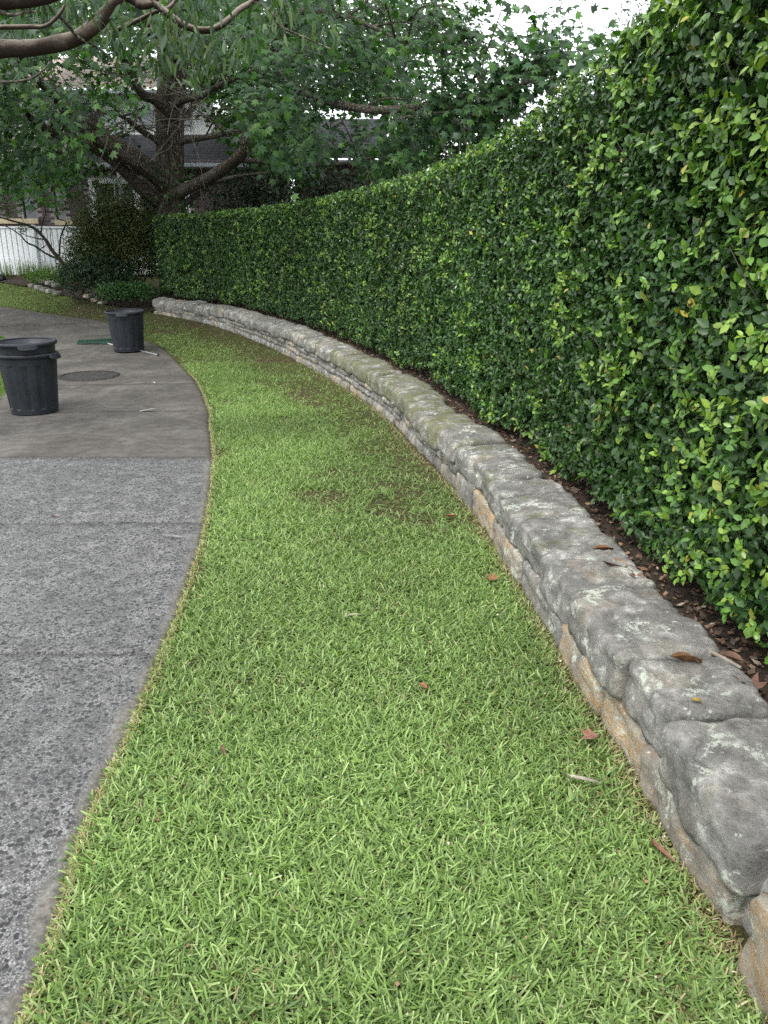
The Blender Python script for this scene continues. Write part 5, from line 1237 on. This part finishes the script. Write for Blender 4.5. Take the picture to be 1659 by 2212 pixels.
# ---------------------------------------------------------------- fallen leaves, twigs
def dry(name, lab, px, py, size, kind, colr, rot, dz=.02, curl=.35, group='fallen leaves and twigs', cat='leaf'):
    p = on_ground(px, py, dz)
    if kind == 'maple':
        tv = []; nrm_ = 0
        V = [Vector((x_, y_ - .42, z_)) for x_, y_, z_ in STAR]; F_ = STARF
        V = [Vector((v.x, v.y, curl * (v.x ** 2 * 1.4 + .5 * v.y ** 2 + .25 * v.x * v.y))) for v in V]
    elif kind == 'gum':
        n = 9; V = []; F_ = []
        for k in range(n):
            f = k / (n - 1); w = .085 * math.sin(math.pi * min(.97, max(.03, f))) ** .7 + .004; cy_ = (f - .5); cx_ = .22 * curl * (4 * (f - .5) ** 2)
            V += [Vector((cx_ - w, cy_, .10 * curl * math.sin(f * 4) + .03)), Vector((cx_, cy_, .10 * curl * math.sin(f * 4))), Vector((cx_ + w, cy_, .10 * curl * math.sin(f * 4) + .035))]
        for k in range(n - 1):
            for j in (0, 1): F_.append((k * 3 + j, k * 3 + j + 1, k * 3 + 3 + j + 1, k * 3 + 3 + j))
    else:
        n = 7; V = []; F_ = []
        for k in range(n):
            f = k / (n - 1); w = .30 * math.sin(math.pi * min(.97, max(.03, f))) ** .8; cy_ = f - .5
            V += [Vector((-w, cy_, curl * (w * 1.1 + .25 * cy_ * cy_))), Vector((0, cy_, curl * .5 * cy_ * cy_ * 1.4)), Vector((w, cy_, curl * (w * .8 + .2 * cy_)))]
        for k in range(n - 1):
            for j in (0, 1): F_.append((k * 3 + j, k * 3 + j + 1, k * 3 + 3 + j + 1, k * 3 + 3 + j))
    me = pydata(name, V, F_, True); ca = me.color_attributes.new('Col', 'FLOAT_COLOR', 'POINT')
    ca.data.foreach_set('color', [q for v in V for q in (*[c_ * g_ for c_, g_ in zip(colr, (lambda q_: (q_ * .62, q_ * .66, q_ * .7))(random.uniform(.6, 1.25)))], 1.0)])
    o = link(name, me, M['dry_leaf']); o.location = p; o.scale = (size,) * 3; o.rotation_euler = (random.uniform(-.2, .2), random.uniform(-.2, .2), rot)
    return tag(o, lab, cat, group)
BRN, RED, TAN, PALE, YEL = (.30, .15, .07), (.36, .14, .09), (.38, .25, .14), (.55, .46, .36), (.45, .30, .06)
dry('fallen_leaf', 'orange-brown lobed leaf lying flat on grass near the middle of the wall', 1065, 1249, .085, 'maple', (.42, .20, .08), .6, .03)
dry('fallen_leaf', 'curled pinkish-brown leaf on the grass beside the tan face stone', 1278, 1590, .085, 'maple', (.42, .20, .13), 2.0, .035, .9)
dry('fallen_leaf', 'long pale curved leaf on the grass right of the curled brown leaf', 1258, 1688, .105, 'gum', PALE, 1.15, .035, .9)
dry('fallen_leaf', 'narrow reddish-brown leaf against the base of the near face stone', 1424, 1835, .11, 'gum', (.36, .17, .10), .35, .03, .3)
dry('fallen_leaf', 'curled brown leaf on top of the near capstone at the bed edge', 1482, 1428, .10, 'ovate', BRN, 1.4, .335, .9)
dry('fallen_leaf', 'large tan leaf leaning at the hedge foot above the lichened caps', 1327, 1222, .15, 'ovate', (.42, .27, .17), .5, .31, .6)
dry('fallen_leaf', 'brown leaf just behind the large tan leaf at the hedge foot', 1303, 1187, .09, 'ovate', BRN, 1.3, .31, .7)
dry('fallen_leaf', 'pinkish leaf in the bed right of the large tan leaf', 1375, 1248, .09, 'maple', (.38, .2, .15), .2, .31, .7)
dry('fallen_leaf', 'small orange leaf nestled in the bed below the pinkish leaf', 1388, 1290, .05, 'ovate', (.42, .2, .08), .2, .31, .6)
dry('fallen_leaf', 'dark brown leaf in the mulch at the right edge below the hedge', 1622, 1482, .12, 'maple', (.22, .11, .08), .2, .31, .8)
dry('fallen_leaf', 'brown leaf beside the twig near the hedge foot on the right', 1584, 1425, .09, 'ovate', (.27, .15, .10), 1.1, .31, .7)
dry('fallen_leaf', 'tiny yellow leaf lying on the broad near capstone', 1505, 1513, .032, 'ovate', YEL, 1.3, .335, .5)
dry('fallen_leaf', 'small orange-brown leaf in the middle of the lawn', 914, 1483, .045, 'ovate', (.42, .17, .08), .5, .03, .8)
dry('fallen_leaf', 'reddish leaf by the wall base further along the lawn', 975, 1116, .09, 'ovate', (.40, .16, .09), 1.3, .03, .6)
dry('fallen_leaf', 'brown leaf upright in the bed behind the mossy caps', 1165, 1045, .09, 'ovate', (.34, .15, .09), .9, .31, .7)
dry('fallen_leaf', 'long brown leaf in the bed behind the lichened caps', 965, 880, .16, 'gum', (.34, .17, .10), 1.4, .31, .6)
dry('fallen_leaf', 'thin rusty leaf on the lawn left of centre', 480, 1620, .07, 'gum', (.3, .16, .09), .3, .03, .5)
dry('fallen_leaf', 'pale pod-like leaf arched on the grass in mid lawn', 757, 1335, .10, 'gum', (.42, .38, .24), 1.35, .035, 1.6)
dry('fallen_leaf', 'white sliver of leaf on the aggregate path near its edge', 375, 1160, .12, 'gum', (.42, .38, .35), 1.35, .02, .4)
dry('fallen_leaf', 'pinkish sliver of leaf on the aggregate path at the left', 116, 1115, .10, 'gum', (.5, .33, .30), .9, .02, .7)
dry('fallen_leaf', 'pale strip on the smooth slab in front of the joint', 318, 887, .22, 'gum', (.4, .38, .34), 1.5, .02, .2)
dry('fallen_leaf', 'small white scrap on the smooth slab right of the cover', 612 / 1.0 * .53 + 8, 847 - 20, .06, 'ovate', (.7, .7, .66), .4, .02, .6)
tw = on_ground(1545, 1425, .31); tg_ = tube(catmull([tw + Vector((-.05, .10, .015)), tw + Vector((0, 0, .02)), tw + Vector((.05, -.08, .015))], 4), [.007, .008, .006], 6)
tag(link('fallen_twig', tubes_mesh('fallen_twig', [tg_]), M['twig']), 'short grey-brown twig lying on the bed beside the near capstone', 'twig', 'fallen leaves and twigs')
# crumbs of litter through the lawn
n = 900; y = .9 + rc.random(n) ** 1.4 * 11; f = rc.random(n); x = path_x(y) + .03 + f * (wall_x(y) - path_x(y) - .05); a = rc.random(n) * 6.28
V, Fc, C = scatter('m', flat, [(0, 1, 2), (0, 2, 3)], np.stack([x, y, gz(y) + .012 + rc.random(n) * .016], -1), np.stack([np.cos(a), np.sin(a), rc.normal(0, .3, n)], -1), np.stack([rc.normal(0, .4, n), rc.normal(0, .4, n), np.ones(n)], -1), np.stack([rc.uniform(.004, .011, n), rc.uniform(.007, .022, n), np.full(n, .02)], -1), np.array([(.25, .13, .08), (.36, .25, .15), (.12, .08, .06), (.5, .45, .36)])[rc.integers(0, 4, n)])
tag(link('lawn_litter', np_mesh('lawn_litter', V, Fc, C), M['dry_leaf']), 'crumbs of dry leaf scattered through the lawn', 'leaf litter', kind='stuff')
